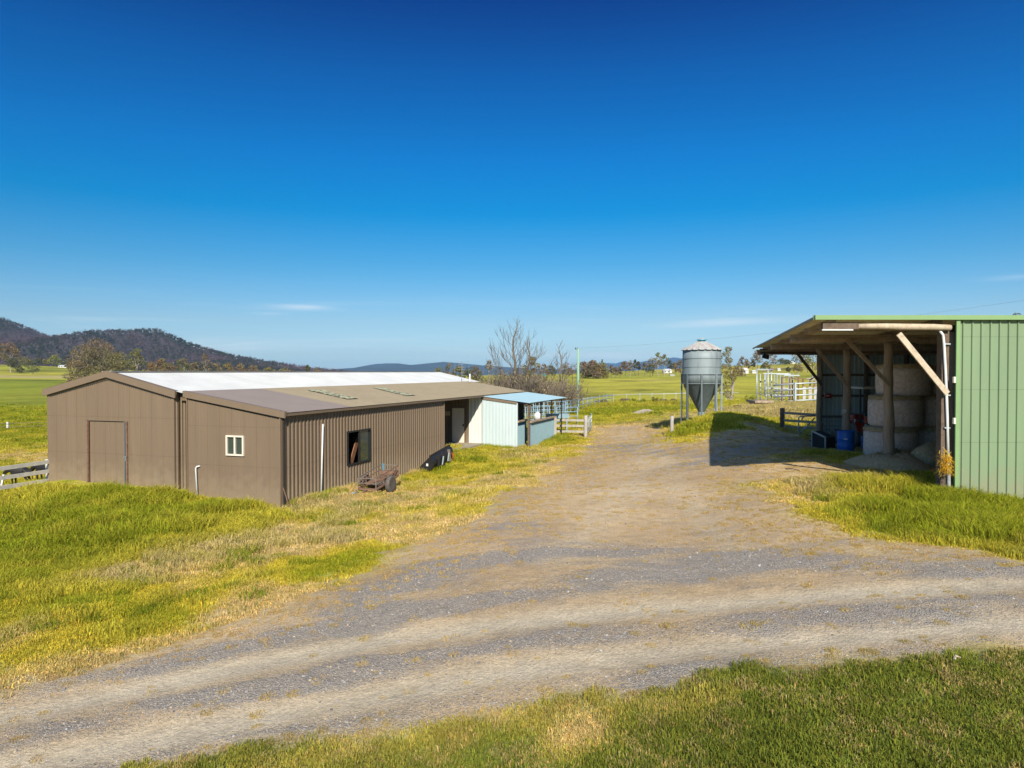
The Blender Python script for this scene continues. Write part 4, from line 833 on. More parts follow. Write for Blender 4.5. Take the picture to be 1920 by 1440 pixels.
mb = MB(); mb.beam((XL, YF-.035, zt-.004), (XL+.0, YF-.03, zfb), .03, .03, (1, 0, 0)); mb.build('roof_corner', M['green_trim'], hs); mb = MB(); mb.box((XG+.03, YF-.045, (zfb+.3)/2), (.09, .03, zfb-.3)); mb.build('corner_trim', M['green_trim'], hs)
mb = MB(); roof(mb, (XL, YF, zt-.03), (XG+12, YF, zt-.03), (XBL, BY, zbk), (XG+15, BY, zbk), 'zinc')
RF = mb.build('roof', M['under_roof'], hs)
def rz_(y): return (zt-.03)+(zbk-zt+.03)*(y-YF)/(BY-YF)
# posts line of the open left side, measured at their feet
PO = [P(1781, 930, 16.85), P(1667, 872, 21.2), P(1587, 843, 26.0), P(1536, 820, 30.9)]
rr = random.Random(5)
PT_ = []
for i, (p, r_) in enumerate(zip(PO, (.11, .145, .135, .125))):
    zp = hz(p.x, p.y)-.3; ztop = rz_(p.y)-.34; n_ = 14; pts = []; rads = []
    for k in range(n_):
        f_ = k/(n_-1); pts.append(Vector((p.x+rr.uniform(-.02, .02)-.05*f_*(i == 1), p.y, zp+(ztop-zp)*f_))); rads.append(r_*(1.12-.25*f_)*rr.uniform(.92, 1.08))
    PT_.append(Vector((pts[-1].x, p.y, ztop)))
    MB().tube(pts, rads, 12).build('post', M['old_wood'], hs, True)
# log beams across each bay, with their struts
for i, (p, t_) in enumerate(zip(PO, PT_)):
    lx = XL+(XBL-XL)*(p.y-YF)/(BY-YF)+.18; zc = t_.z+.10
    if i == 0:
        a = P(1541, 611, 16.56); c = P(1608, 611, 16.56)
        MB().beam(a, c, .12, .16).build('beam', M['dark_wood'], hs)
        MB().tube([P(1608, 611.5, 16.57), P(1650, 611, 16.57), P(1700, 612.5, 16.57), P(1750, 613, 16.57), P(1782, 614.5, 16.57)], [.075, .082, .085, .08, .07], 12).build('log_beam', M['pale_wood'], hs, True)
        fl_ = MB().beam(P(1541, 618.5, 16.5), P(1599, 618.5, 16.5), .045, .03).build('light_tube', M['white'], hs)
        mb = MB(); mb.beam((t_.x-.3, p.y+.12, zc), (XG+11.5, p.y+.12, zc), .14, .16); mb.build('beam', M['dark_wood'], hs)
    else:
        m_ = MB(); x0, x1 = lx, XG+12; q = [Vector((x0+(x1-x0)*k/10, p.y+rr.uniform(-.03, .03), zc+rr.uniform(-.03, .03)-.015*(k > 2))) for k in range(11)]
        m_.tube(q, [.10*rr.uniform(.85, 1.15) for _ in q], 10); m_.build('log_beam', M['old_wood'], hs, True)
ST = [((1685, 626), (1776, 738), 16.52, .13, 'pale_wood'), ((1584, 633), (1668, 722), 21.0, .11, 'old_wood'), ((1531, 655), (1592, 726), 25.8, .12, 'old_wood'), ((1493, 660), (1541, 722), 30.7, .12, 'dark_wood')]
for (a, c, d_, w, m_) in ST:
    MB().beam(P(*a, d_), P(*c, d_), w, .05, (0, 1, 0)).build('strut', M[m_], hs)
# tie beam at the back with its gap of sky
MB().beam(P(1425, 658.5, 30.8), P(1536, 659, 30.8), .10, .22).build('tie_beam', M['dark_wood'], hs)
MB().beam(Vector((PT_[3].x, 31.0, P(1500, 659, 30.8).z)), Vector((XG+12, 31.0, P(1500, 659, 30.8).z)), .10, .22).build('tie_beam', M['dark_wood'], hs)
# purlins under the sheets, and rafters
def purlin(y, off=.0): pass
for k in range(5):
    f_ = (k+.35)/5 if k else .03; x0 = XL+.22+f_*10.5; x1 = XBL+.25+f_*10.5
    if k == 0: MB().beam((x0, YF+.1, rz_(YF)-.10), (x1, BY-.3, rz_(BY)-.10), .07, .14).build('rafter', M['old_wood'], hs)
    else: MB().beam((x0, YF+.1, rz_(YF)-.09), (x1, BY-.3, rz_(BY)-.09), .06, .11).build('rafter', M['dark_wood'], hs)
# cross battens
for k in range(6):
    y = YF+1.6+k*2.4; x0 = XL+(XBL-XL)*(y-YF)/(BY-YF)+.05
    MB().beam((x0, y, rz_(y)-.185), (XG+12, y, rz_(y)-.185), .05, .07).build('batten', M['old_wood'], hs)
# edge of the roof seen from its left side
mb = MB(); mb.beam((XL+.02, YF, rz_(YF)-.03), (XBL+.02, BY, rz_(BY)-.03), .03, .05); mb.build('roof_edge', M['trim'], hs)
# back and far walls
XB0 = P(1541, 700, 31.2).x
mb = sheet(MB(), (XB0, 31.25, 0), (1, 0, 0), XG+12-XB0, .5, lambda a: rz_(31.2)-.25, 'zinc', (0, -1, 0)); sheet(mb, (XG+12, YF+.1, 0), (0, 1, 0), 14.8, .5, lambda a: zfb, 'zinc', (-1, 0, 0)); mb.build('back_wall', M['inner_wall'], hs)
for v in (703, 742, 781): MB().beam(P(1541, v, 31.12), Vector((XG+12, 31.12, P(1541, v, 31.12).z)), .07, .09).build('girt', M['dark_wood'], hs)
for u in (1624, 1700): MB().beam(Vector((P(u, 700, 31.0).x, 31.0, .6)), Vector((P(u, 700, 31.0).x, 31.0, rz_(31)-.3)), .16, .14, (1, 0, 0)).build('stud', M['dark_wood'], hs)
MB().beam(Vector((XB0-.12, 31.1, .6)), Vector((XB0-.12, 31.1, rz_(31)-.3)), .10, .05, (1, 0, 0)).build('corner_post', M['inner_wall'], hs)
# inside face of the cladding by the corner post
mb = MB(); mb.box((XG-.14, YF+.25, 1.2+1.8), (.17, .2, 4.4)); mb.build('door_post', M['dark_wood'], hs)
for v in (712, 789): MB().box(P(1789, v, YF-.03), (.05, .06, .14)).build('hinge', M['cream'], hs)
# straw hanging from the beams, floodlight, conduit
q = [P(u, v, 16.6) for u, v in ((1762, 620), (1768, 628), (1770, 645), (1773, 700), (1776, 780), (1778, 868))]
dp = MB().tube(q, .032, 8).build('downpipe', M['white'], None, True); tag(dp, 'white plastic pipe down the corner post of the hay shed', 'pipe')
q = [P(u, v, 16.6) for u, v in ((1778, 868), (1779.5, 912))]; mb = MB().tube([q[0], q[1]-Vector((0, 0, .1))], .04, 8); mb.build('lower_sleeve', M['pipe_grey'], dp)
for v in (645, 741, 802): mb = MB().box(P(1775.5, v, 16.62), (.14, .06, .03)); mb.build('clip', M['pipe_grey'], dp)
fl = MB().box(P(1435.5, 668.5, 30.2), (.27, .12, .19), Matrix.Rotation(.25, 3, 'Y')); fl.tube([P(1435, 664, 30.2), P(1433, 657, 30.4)], .015, 5); tag(fl.build('floodlight', M['black']), 'small black floodlight hanging from the shed tie beam', 'floodlight')
tag(MB().lathe(P(1583, 771, 25.75), [(.03, -.02), (.075, -.02), (.085, 0), (.075, .02), (.03, .02)], 14, axis=Matrix.Rotation(R(90), 3, 'X')).build('tape_roll', M['white']), 'small white ring hung on a timber post', 'ring')
rb = thing('hose_reel', P(1552, 742, 31.0), 'faded red box on the girt of the hay shed wall', 'box')
MB().box(P(1552, 742, 30.95), (.30, .16, .20), None, .8).build('case', M['red'], rb); MB().box(P(1552, 742, 30.86), (.14, .02, .05)).build('label_plate', M['cream'], rb)
MB().beam(P(1507, 643, 28), P(1512, 650, 28), .03, .05).build('loose_batten', M['pale_wood'], hs)
# ------------------------------------------------------------------ trees
def limb(mb, p, q, r0, r1, rr, n=5, seg=4, bend=.08):
    p, q = Vector(p), Vector(q); L_ = (q-p).length; pts = []; rs = []
    b1 = Vector((rr.uniform(-1, 1), rr.uniform(-1, 1), rr.uniform(-.3, .6)))*bend*L_
    for k in range(seg+1):
        f_ = k/seg; pts.append(p.lerp(q, f_)+b1*math.sin(math.pi*f_)); rs.append(r0+(r1-r0)*f_)
    mb.tube(pts, rs, n, False); return pts
def gum(name, label, x, y, hgt_, wid, leaf, seed, bark='bark_dark', clumps=9, low=.35, dist=None, group=None, open_=1.0, cat='tree', slim=False):
    rr = random.Random(seed); r = np.random.RandomState(seed); z = hz(x, y)-.1
    t = thing(name, (x, y, z), label, cat, group); base = Vector((x, y, z)); d = dist or y
    fork = base+Vector((rr.uniform(-.05, .05)*wid, 0, hgt_*(low*rr.uniform(.7, 1.0)))); rt = max(.02*hgt_, .08)
    mb = MB(); limb(mb, base, fork, rt, rt*.7, rr, 6, 4, .05); cs = []; rad = []
    for k in range(clumps):
        f_ = (k+.5)/clumps; a = k*2.4+rr.uniform(-.5, .5); zt_ = low+(1-low)*(.10+.84*f_); env = math.sin(math.pi*min(1, .22+.72*f_))**.7
        ro = wid/2*env*rr.uniform(.35, .80)*(0 if k == clumps-1 else 1)
        c = base+Vector((ro*math.cos(a), ro*math.sin(a), hgt_*min(.93, zt_))); cs.append(c)
        q = wid*.5*rr.uniform(.34, .52)*open_; rad.append((q, q, q*rr.uniform(.55, .9)))
        limb(mb, fork.lerp(base+Vector((0, 0, hgt_*.8)), f_*.5), c, rt*.45, rt*.12, rr, 4, 3, .12)
    mb.build('trunk', M[bark], t, True)
    ls = max(.055, d/F*1.3); per = int(np.clip(4.2*(rad[0][0]/ls)**2*open_**-1*.9, 40, 620))
    lv = leaf_cloud([tuple(c-base) for c in cs], rad, per, ls, r); nq = len(lv)
    var = np.repeat(r.uniform(.55, 1.5, (nq, 1)), 4, 0)*np.ones((nq*4, 3))
    # every clump leans a little greener or browner
    cl_ = np.repeat(r.uniform(.75, 1.25, (len(cs), 3)), per*4, 0); var = var*(.5+.5*cl_)
    np_mesh('crown', lv.reshape(-1, 3), np.arange(nq*4), np.full(nq, 4), M[leaf], {'var': var}, t)
    return t
def px_tree(u, vtop, wpx, d, leaf, seed, label, name='gum_tree', **k):
    x = (u-960)/F*d; z = hz(x, d); top = P(u, vtop-2, d).z; return gum(name, label, x, d, max(1.2, top-z), 1.22*wpx*d/F, leaf, seed, dist=d, **k)
GL, GM, GR = 'trees along the left skyline', 'trees behind the long shed', 'trees on the paddock ridge'
for i, (u, vt, w, d, lf, lb, kw) in enumerate([
 (20, 646, 44, 400, 'leaf_brown', 'tall thin brown gum with pale limbs at the far left edge', dict(bark='bark', open_=.7)),
 (24, 674, 26, 395, 'leaf_dark', 'dark low tree at the foot of the tall pale limbed gum', {}),
 (37, 685, 13, 385, 'leaf_dark', 'small dark shrub tree between two round trees at far left', dict(low=.15)),
 (46, 672, 22, 430, 'leaf_olive', 'olive tree standing behind the small dark shrub tree', {}),
 (61, 676, 22, 385, 'leaf_dark', 'dark round leaning tree alone on the left paddock', dict(low=.2)),
 (104, 668, 20, 540, 'leaf_green', 'bright green rounded tree before the burnt mountain', dict(low=.15)),
 (86, 677, 12, 545, 'leaf_olive', 'small olive tree left of the bright green tree', {}),
 (74, 674, 12, 560, 'leaf_dark', 'small dark tree at the foot of the burnt mountain', {}),
 (128, 679, 14, 500, 'leaf_dark', 'dark bush beside the white far buildings', dict(low=.1)),
 (180, 648, 84, 175, 'leaf_brown', 'big broad brown green tree above the gable roof', dict(clumps=15, low=.22)),
 (148, 672, 46, 165, 'leaf_brown', 'lower brown tree left of the big broad tree', dict(clumps=12, low=.05)),
 (222, 664, 42, 190, 'leaf_olive', 'olive tree right of the big broad tree', dict(clumps=11)),
 (258, 654, 40, 185, 'leaf_olive', 'open gum with white forked trunk above the gable ridge', dict(bark='bark', open_=.75, low=.3)),
 (284, 680, 26, 230, 'leaf_orange', 'low orange brown tree just above the white roof', dict(low=.1)),
 (303, 674, 28, 250, 'leaf_orange', 'orange tinted tree beside the low orange brown tree', {}),
 (322, 683, 22, 250, 'leaf_brown', 'brown tree dipping between two orange trees', {}),
 (345, 673, 26, 260, 'leaf_olive', 'olive gum with bare white limbs over the white roof', dict(bark='bark', open_=.8)),
 (368, 681, 24, 260, 'leaf_brown', 'brown tree fifth along the white roof line', {}),
 (386, 664, 22, 262, 'leaf_brown', 'tall slim brown gum over the white roof', dict(bark='bark', open_=.8)),
 (408, 683, 28, 270, 'leaf_brown', 'wide low brown tree right of the slim brown gum', dict(low=.1)),
 (428, 681, 24, 270, 'leaf_orange', 'rounded orange brown tree over the middle of white roof', dict(low=.1)),
 (452, 684, 24, 275, 'leaf_orange', 'small orange tree before the mountain slope', dict(low=.1)),
 (476, 688, 26, 280, 'leaf_brown', 'low brown tree on the long roof line', dict(low=.1)),
 (504, 690, 26, 285, 'leaf_olive', 'flat olive tree where the mountain runs down', dict(low=.1)),
 (535, 691, 26, 290, 'leaf_brown', 'flat brown tree near the foot of the mountain', dict(low=.1)),
 (577, 685, 9, 300, 'leaf_dark', 'tiny lone dark tree at the mountain foot', dict(low=.55)),
 (598, 693, 22, 300, 'leaf_olive', 'low olive scrub tree where mountain meets plain', dict(low=.1))]):
    px_tree(u, vt, w, d, lf, 100+i, lb, group=GL, **kw)
for i, (u, vt, w, d, lf, lb, kw) in enumerate([
 (843, 682, 24, 150, 'leaf_brown', 'thin brown gum with pale limbs behind the roof end', dict(bark='bark', open_=.8)),
 (824, 690, 20, 160, 'leaf_olive', 'olive tree at the left of the clump behind the aerial', {}),
 (862, 688, 26, 150, 'leaf_olive', 'olive tree behind the aerial mast', {}),
 (880, 691, 28, 140, 'leaf_dark', 'dark tree behind the white vent pipe', dict(low=.1)),
 (898, 697, 26, 120, 'leaf_dark', 'dark green rounded tree right of the vent pipe', dict(low=.1)),
 (893, 688, 22, 190, 'leaf_brown', 'brown tree rising over the dark green rounded tree', {}),
 (917, 676, 18, 210, 'leaf_brown', 'mushroom shaped brown tree on one pale trunk', dict(bark='bark', low=.55)),
 (998, 668, 34, 130, 'leaf_olive', 'grey green gum behind the tall bare tree', dict(open_=.8)),
 (1020, 684, 20, 240, 'leaf_brown', 'brown tree beside the tiny teal roof', {}),
 (1034, 687, 18, 240, 'leaf_dark', 'dark tree between the two bare trees', {}),
 (1062, 684, 30, 230, 'leaf_brown', 'brown tree behind the smaller bare tree', {})]):
    px_tree(u, vt, w, d, lf, 200+i, lb, group=GM, **kw)
for i, (u, vt, w, d, lf, lb, kw) in enumerate([
 (1093, 681, 32, 285, 'leaf_brown', 'round brown tree just right of the green pole', dict(clumps=12, low=.08)),
 (1112, 680, 34, 283, 'leaf_brown', 'big rounded brown tree of the dense clump', dict(clumps=14, low=.05)),
 (1128, 684, 30, 287, 'leaf_olive', 'olive tree ending the dense clump by the pole', dict(clumps=12, low=.08)),
 (1129, 674, 8, 330, 'leaf_olive', 'dead stick tree standing over the dense clump', dict(bark='bark', open_=.4)),
 (1146, 686, 14, 310, 'leaf_brown', 'small tree right of the dense clump', {}),
 (1154, 690, 14, 292, 'leaf_brown', 'short brown twin crowned tree on the ridge', dict(low=.25)),
 (1163, 689, 10, 295, 'leaf_brown', 'slim brown tree leaning by the twin crowned tree', dict(low=.3)),
 (1172, 680, 20, 330, 'leaf_brown', 'brown gum over the ridge left of the tall forked gum', {}),
 (1182, 678, 16, 300, 'leaf_brown', 'upright brown gum with pale trunk on ridge', dict(bark='bark', open_=.8)),
 (1191, 675, 9, 340, 'leaf_dark', 'left one of two slim dark twin trees', dict(low=.4)),
 (1197, 679, 9, 340, 'leaf_dark', 'right one of two slim dark twin trees', dict(low=.4)),
 (1209, 681, 14, 300, 'leaf_brown', 'small bent gum before the blue range', dict(low=.4, bark='bark')),
 (1219, 684, 16, 296, 'leaf_dark', 'low fan shaped dark tree on the ridge', dict(low=.3)),
 (1224, 673, 20, 320, 'leaf_brown', 'brown gum with dead top beside the tall forked gum', dict(low=.4)),
 (1234, 661, 14, 300, 'leaf_olive', 'left crown of the tallest gum pair before the blue peak', dict(bark='bark', low=.4)),
 (1246, 665, 14, 302, 'leaf_olive', 'right crown of the tallest gum pair before the blue peak', dict(bark='bark', low=.45)),
 (1256, 677, 10, 380, 'leaf_dark', 'small dark tree under the blue peak', {}),
 (1266, 681, 12, 360, 'leaf_brown', 'small brown tree left of the silo', {}),
 (1275, 676, 18, 330, 'leaf_brown', 'brown tree partly hidden by the silo', dict(low=.1))]):
    px_tree(u, vt, w, d, lf, 300+i, lb, group=GR, **kw)
GH = 'trees on the right hill'
for i, (u, vt, w, d, lf, lb, kw) in enumerate([
 (1392, 670, 16, 420, 'leaf_brown', 'small brown tree above the white cottage', dict(open_=.8)),
 (1400, 676, 12, 380, 'leaf_orange', 'orange brown tree beside the white cottage', {}),
 (1385, 690, 26, 260, 'leaf_brown', 'brown thicket tree right of the big gum by silo', dict(low=.05)),
 (1420, 659, 20, 420, 'leaf_brown', 'tall mop headed gum left of the hanging floodlight', dict(low=.45, clumps=7)),
 (1412, 676, 10, 430, 'leaf_olive', 'small olive tree at the foot of the mop headed gum', {}),
 (1437, 680, 16, 400, 'leaf_olive', 'olive tree under the floodlight', {}),
 (1449, 660, 15, 430, 'leaf_brown', 'slim tall gum right of the floodlight', dict(low=.3, bark='bark')),
 (1431, 684, 10, 380, 'leaf_dark', 'small dark tree on the right hill slope', {}),
 (1466, 675, 20, 560, 'leaf_dark', 'dark clump tree on the hill crest', dict(low=.1)),
 (1476, 677, 14, 570, 'leaf_dark', 'dark bushy tree second on the hill crest', dict(low=.1)),
 (1495, 684, 22, 300, 'leaf_olive', 'rounded olive tree on the open hillside above the yards', dict(low=.25)),
 (1478, 690, 8, 300, 'leaf_dark', 'very small dark tree left of the rounded olive tree', {}),
 (1499, 655, 26, 330, 'leaf_olive', 'large gum seen behind the shed strut', dict(bark='bark', low=.4)),
 (1523, 656, 26, 300, 'leaf_green', 'green tree between the shed strut and far post', dict(low=.1)),
 (1514, 668, 12, 340, 'leaf_olive', 'olive tree behind the green tree by the far post', {}),
 (1905, 582, 34, 70, 'leaf_dark', 'dark tree top showing above the green shed', dict(clumps=10))]):
    px_tree(u, vt, w, d, lf, 400+i, lb, group=GH, **kw)
# the big gum beside the silo: clumps hang low on a pale leaning trunk
x = (1366-960)/F*96; z = hz(x, 96)
t = thing('gum_tree', (x, 96, z-.1), 'large open gum with pale trunk and hanging clumps right of silo', 'tree'); rr = random.Random(8); r = np.random.RandomState(8)
base = Vector((x+.35, 96, z-.1)); cl = [((1348, 668), .8), ((1362, 664), .75), ((1366, 655), .65), ((1352, 684), .95), ((1362, 690), 1.1), ((1370, 697), 1.0), ((1356, 703), .9), ((1373, 708), .85), ((1362, 722), 1.0), ((1356, 733), .95), ((1367, 740), .9), ((1354, 724), .8), ((1366, 675), .7), ((1385, 690), .9), ((1380, 700), .8), ((1345, 678), .7)]
mb = MB(); tp = [P(u, v, 96) for u, v in ((1370, 756), (1373, 735), (1374, 715), (1371, 695), (1366, 675), (1364, 658))]; mb.tube(tp, [.22, .19, .16, .12, .07, .03], 7, False); cs, rad = [], []
for (uv, rd) in cl:
    c = P(*uv, 96+rr.uniform(-1.5, 1.5)); cs.append(tuple(c-Vector(t.location))); rad.append((rd*.8, rd*.9, rd*.65)); j = min(range(6), key=lambda k: (tp[k]-c).length+.5*(tp[k].z > c.z)); limb(mb, tp[max(0, j-1)], c, .07, .02, rr, 4, 3, .1)
mb.build('trunk', M['bark'], t, True); lv = leaf_cloud(cs, rad, 170, .105, r); nq = len(lv)
np_mesh('crown', lv.reshape(-1, 3), np.arange(nq*4), np.full(nq, 4), M['leaf_olive'], {'var': np.repeat(r.uniform(.6, 1.7, (nq, 1)), 4, 0)*np.ones((nq*4, 3))}, t)
# bare winter trees
def branch(mb, p, d, l, r_, lev, rr, up=.15, split=3, thin=.62, minr=.012, spread=.55):
    if lev == 0 or r_ < minr*.6: return
    n_ = 3; pts = [p]; q = p; dd = d.normalized()
    for _ in range(n_):
        dd = (dd+Vector((rr.uniform(-1, 1), rr.uniform(-1, 1), rr.uniform(-.6, 1)))*.13+Vector((0, 0, up*.25))).normalized(); q = q+dd*l/n_; pts.append(q)
    mb.tube(pts, [max(minr, r_*(1-.45*k/n_)) for k in range(n_+1)], 5 if r_ > .04 else 3, False)
    for k in range(split):
        f_ = rr.uniform(.25, 1) if k else 1; i_ = min(n_-1, int(f_*n_)); s_ = pts[i_].lerp(pts[i_+1], f_*n_-i_) if f_ < 1 else q
        a = rr.uniform(0, 6.28); o = dd.orthogonal().normalized(); o = Matrix.Rotation(a, 3, dd)@o
        branch(mb, s_, dd*(1 if k else 1.4)+o*spread*rr.uniform(.6, 1.3), l*rr.uniform(thin-.1, thin+.15), r_*.58, lev-1, rr, up, split, thin, minr, spread)
def bare_tree(u, vb, vt, d, seed, label, limbs, wid, name='bare_tree'):
    x = (u-960)/F*d; z = hz(x, d)-.1; t = thing(name, (x, d, z), label, 'tree'); rr = random.Random(seed); top = P(u, vt, d).z; H_ = top-z; base = Vector((x, d, z))
    mb = MB(); lead = [base+Vector((rr.uniform(-.1, .1)*k*.4, rr.uniform(-.1, .1), H_*k/9)) for k in range(10)]; mb.tube(lead, [.20*(1-k/9.3)**.9*H_/9+.012 for k in range(10)], 7, False); mb.build('trunk', M['twig'], t, True)
    mb = MB()
    for k in range(limbs):
        f_ = .22+.72*(k/(limbs-1)); a = k*2.399; s_ = lead[int(f_*9)].lerp(lead[min(9, int(f_*9)+1)], f_*9-int(f_*9)); l = wid*.5*(1.12-f_*.95)*rr.uniform(.8, 1.15)
        branch(mb, s_, Vector((math.cos(a), math.sin(a)*.8, .25+.75*f_)), l*.66, .05*(1.15-f_), 4, rr, .5, 3, .60, .012, .5)
    mb.build('crown', M['twig'], t); return t
t = bare_tree(965, 752, 597, 68, 4, 'tall leafless tree with fanned bare branches behind the blue roof', 26, 8.6)
t = bare_tree(991, 752, 632, 70, 9, 'leaning leafless tree crowding the tall bare tree', 11, 5.5)
t = bare_tree(1051, 752, 638, 72, 6, 'smaller slender leafless tree left of the green pole', 16, 5.0)
# thicket of bare bushes
protos = []
for sd in (1, 2, 3):
    rr = random.Random(50+sd); mb = MB()
    for k in range(18):
        a = rr.uniform(0, 6.28); branch(mb, Vector((rr.uniform(-.5, .5), rr.uniform(-.5, .5), -.1)), Vector((math.cos(a)*.7, math.sin(a)*.7, 1)), 1.35, .035, 4, rr, .35, 4, .62, .014, .75)
    t = thing('bare_bush', (0, 0, 0), 'x', 'bush'); w_ = mb.build('twigs', M['twig'], t)
    r = np.random.RandomState(sd); lv = leaf_cloud([(r.uniform(-1.3, 1.3), r.uniform(-1.3, 1.3), r.uniform(.8, 2.7)) for _ in range(9)], [(.6, .6, .5)]*9, 34, .07, r); nq = len(lv)
    np_mesh('leaves', lv.reshape(-1, 3), np.arange(nq*4), np.full(nq, 4), M['leaf_brown'], {'var': np.repeat(r.uniform(.6, 1.8, (nq, 1)), 4, 0)*np.ones((nq*4, 3))}, t); protos.append(t)
BB = [(915, 70, 1.0, 'leftmost bare grey brown bush beyond the tan roof'), (933, 66, 1.25, 'bare bush left of the tall leafless tree trunk'), (950, 70, 1.35, 'dense bare bush at the foot of the tall leafless tree'), (972, 64, 1.3, 'bare bush right under the tall leafless tree'),
 (990, 70, 1.35, 'tangled bare bush above the blue roof'), (1008, 64, 1.1, 'bare bush over the far end of the blue roof'), (1024, 72, 1.1, 'low bare bush between the leafless trees'), (1046, 68, 1.15, 'bare bush round the foot of the smaller leafless tree'), (1066, 74, .95, 'last bare bush beside the green pole')]
for i, (u, d, s_, lb) in enumerate(BB):
    o = protos[i] if i < 3 else copy_tree(protos[i % 3]); x = (u-960)/F*d; z = hz(x, d); o.location = (x, d, z); o.rotation_euler = (0, 0, i*1.3); o.scale = (s_*1.3, s_*1.3, s_*1.22); o['label'] = lb; o['group'] = 'bare bushes behind the blue shed'
# green bushes and old timber beyond the yard
def bush(u, v, wpx, hpx, leaf, seed, label, group=None, name='bush', d=None):
    x, y = G(u, v) if d is None else ((u-960)/F*d, d)
    z = hz(x, y); w = wpx*y/F; h_ = hpx*y/F; t = thing(name, (x, y, z-.03), label, 'bush', group); rr = random.Random(seed); r = np.random.RandomState(seed); mb = MB(); cs = []; rad = []
    for k in range(7):
        c = Vector((rr.uniform(-.36, .36)*w, rr.uniform(-.25, .25)*w, h_*rr.uniform(.35, .75))); cs.append(tuple(c)); rad.append((w*.2, w*.2, h_*.3)); limb(mb, t.location, Vector(t.location)+c, .02, .008, rr, 3, 2)
    mb.build('stem', M['bark_dark'], t); ls = max(.035, y/F*1.1); lv = leaf_cloud(cs, rad, 90, ls, r); nq = len(lv)
    np_mesh('foliage', lv.reshape(-1, 3), np.arange(nq*4), np.full(nq, 4), M[leaf], {'var': np.repeat(r.uniform(.6, 1.6, (nq, 1)), 4, 0)*np.ones((nq*4, 3))}, t); return t
GB = 'bushes beyond the far yard'
for i, a in enumerate([(1168, 756, 14, 9, 'leaf_brown', 'brown bush beside the old grey timber'), (1200, 757, 26, 10, 'leaf_weed', 'bright green low bush in the middle of the far row'), (1228, 757, 14, 14, 'leaf_green', 'taller green bush standing up by the white rail fence'), (1243, 757, 22, 11, 'leaf_brown', 'brown green bush nearest the silo in the far row'), (1262, 756, 18, 9, 'leaf_brown', 'small brown bush left of the silo legs'), (1185, 755, 14, 9, 'leaf_weed', 'small green bush between brown bushes'),
   (1128, 755, 20, 6, 'leaf_weed', 'weeds growing over the old sleepers'), (1383, 772, 18, 14, 'leaf_brown', 'brown weed bush right of the silo'), (1408, 757, 26, 18, 'leaf_weed', 'green weeds beside the concrete loading ramp')]):
    bush(*a[:5], 500+i, a[5], GB)
for i, (u, v, w, h_, lb) in enumerate([(1124, 757, 16, 4.5, 'dark stacked sleepers beyond the fence corner'), (1138, 757, 7, 4, 'short dark log end beside the stacked sleepers'), (1174, 752, 18, 3, 'weathered fallen timber before the white rail fence')]):
    x, y = G(u, v); z = hz(x, y); W__ = w*y/F; mb = MB()
    for k in range(3): mb.beam((x-W__/2+.1*k, y+.25*k, z+.12+.17*(k % 2)), (x+W__/2-.15*k, y+.2*k, z+.13+.15*(k % 2)), .2, .17)
    tag(mb.build('old_timber', M['dark_wood']), lb, 'timber', 'old timber beyond the yard')
x, y = G(1212, 775); z = hz(x, y); mb = MB(); n_ = 22
for k in range(n_):
    for j in range(7):
        a = 2*math.pi*k/n_; rr_ = j/6; mb.v.append((x+1.6*rr_*math.cos(a), y+1.2*rr_*math.sin(a), z+.42*(1-rr_**1.6)*(1+.12*math.sin(3*a))-.04))
mb.f = [(k*7+j, ((k+1) % n_)*7+j, ((k+1) % n_)*7+j+1, k*7+j+1) for k in range(n_) for j in range(6)]
tag(mb.build('soil_heap', M['rock'], None, True), 'low pale heap of soil on the grass before the silo', 'heap')
# ------------------------------------------------------------------ houses far off
def house(u, d, wpx, hpx, wall, roof_, label, name='house', rise=0, door=True):
    x = (u-960)/F*d; z = hz(x, d)+rise; w = wpx*d/F; h_ = hpx*d/F; dp_ = w*.7; t = thing(name, (x, d, z), label, 'building')
    MB().box((x, d+dp_/2, z+h_*.3), (w, dp_, h_*.6)).build('wall', M[wall], t)
    mb = MB(); a = [(x-w*.55, d-.3, z+h_*.58), (x+w*.55, d-.3, z+h_*.58), (x+w*.55, d+dp_+.3, z+h_*.58), (x-w*.55, d+dp_+.3, z+h_*.58), (x-w*.4, d+dp_/2, z+h_), (x+w*.4, d+dp_/2, z+h_)]; mb.add(a, [(0,1,5,4),(1,2,5),(2,3,4,5),(3,0,4),(0,3,2,1)]); mb.build('roof', M[roof_], t)
    if door:
        for k in (-.28, .1): MB().box((x+w*k, d-.03, z+h_*.32), (w*.14, .05, h_*.26)).build('window', M['glass'], t)
    return t
house(1395, 345, 17, 11, 'house_white', 'house_white', 'white cottage on the slope right of the silo')
house(1414, 350, 7, 6, 'house_white', 'house_roof', 'small white outbuilding right of the white cottage', 'outbuilding', door=False)
house(1252, 420, 16, 8, 'house_white', 'house_roof', 'pale roofed farmhouse on the ridge left of the silo')
house(1261, 300, 9, 3, 'house_white', 'house_roof', 'tiny pale shed under the ridge trees', 'outbuilding', door=False)
house(1119, 520, 10, 4, 'house_white', 'house_roof', 'pale far shed among trees', 'outbuilding', door=False)
house(115, 505, 12, 5, 'house_white', 'house_roof', 'long white far buildings below the burnt mountain', 'outbuilding')
house(123, 503, 5, 6, 'house_white', 'house_roof', 'small white gable end right of the long white far buildings', 'outbuilding', door=False)
house(1020, 300, 7, 6, 'teal', 'teal', 'tiny bright teal shed between the leafless trees', 'outbuilding', door=False)
house(1484, 600, 14, 5, 'house_white', 'house_roof', 'low pale house on the crest of the right hill')
house(1461, 420, 6, 5, 'house_white', 'house_roof', 'tiny white hut on the right hillside', 'outbuilding', door=False)
house(1446, 430, 10, 5, 'house_red', 'house_red', 'dull red roofed shed left of the tiny white hut', 'outbuilding', door=False)
house(1518, 520, 8, 7, 'house_white', 'house_red', 'white house beside the far shed post')
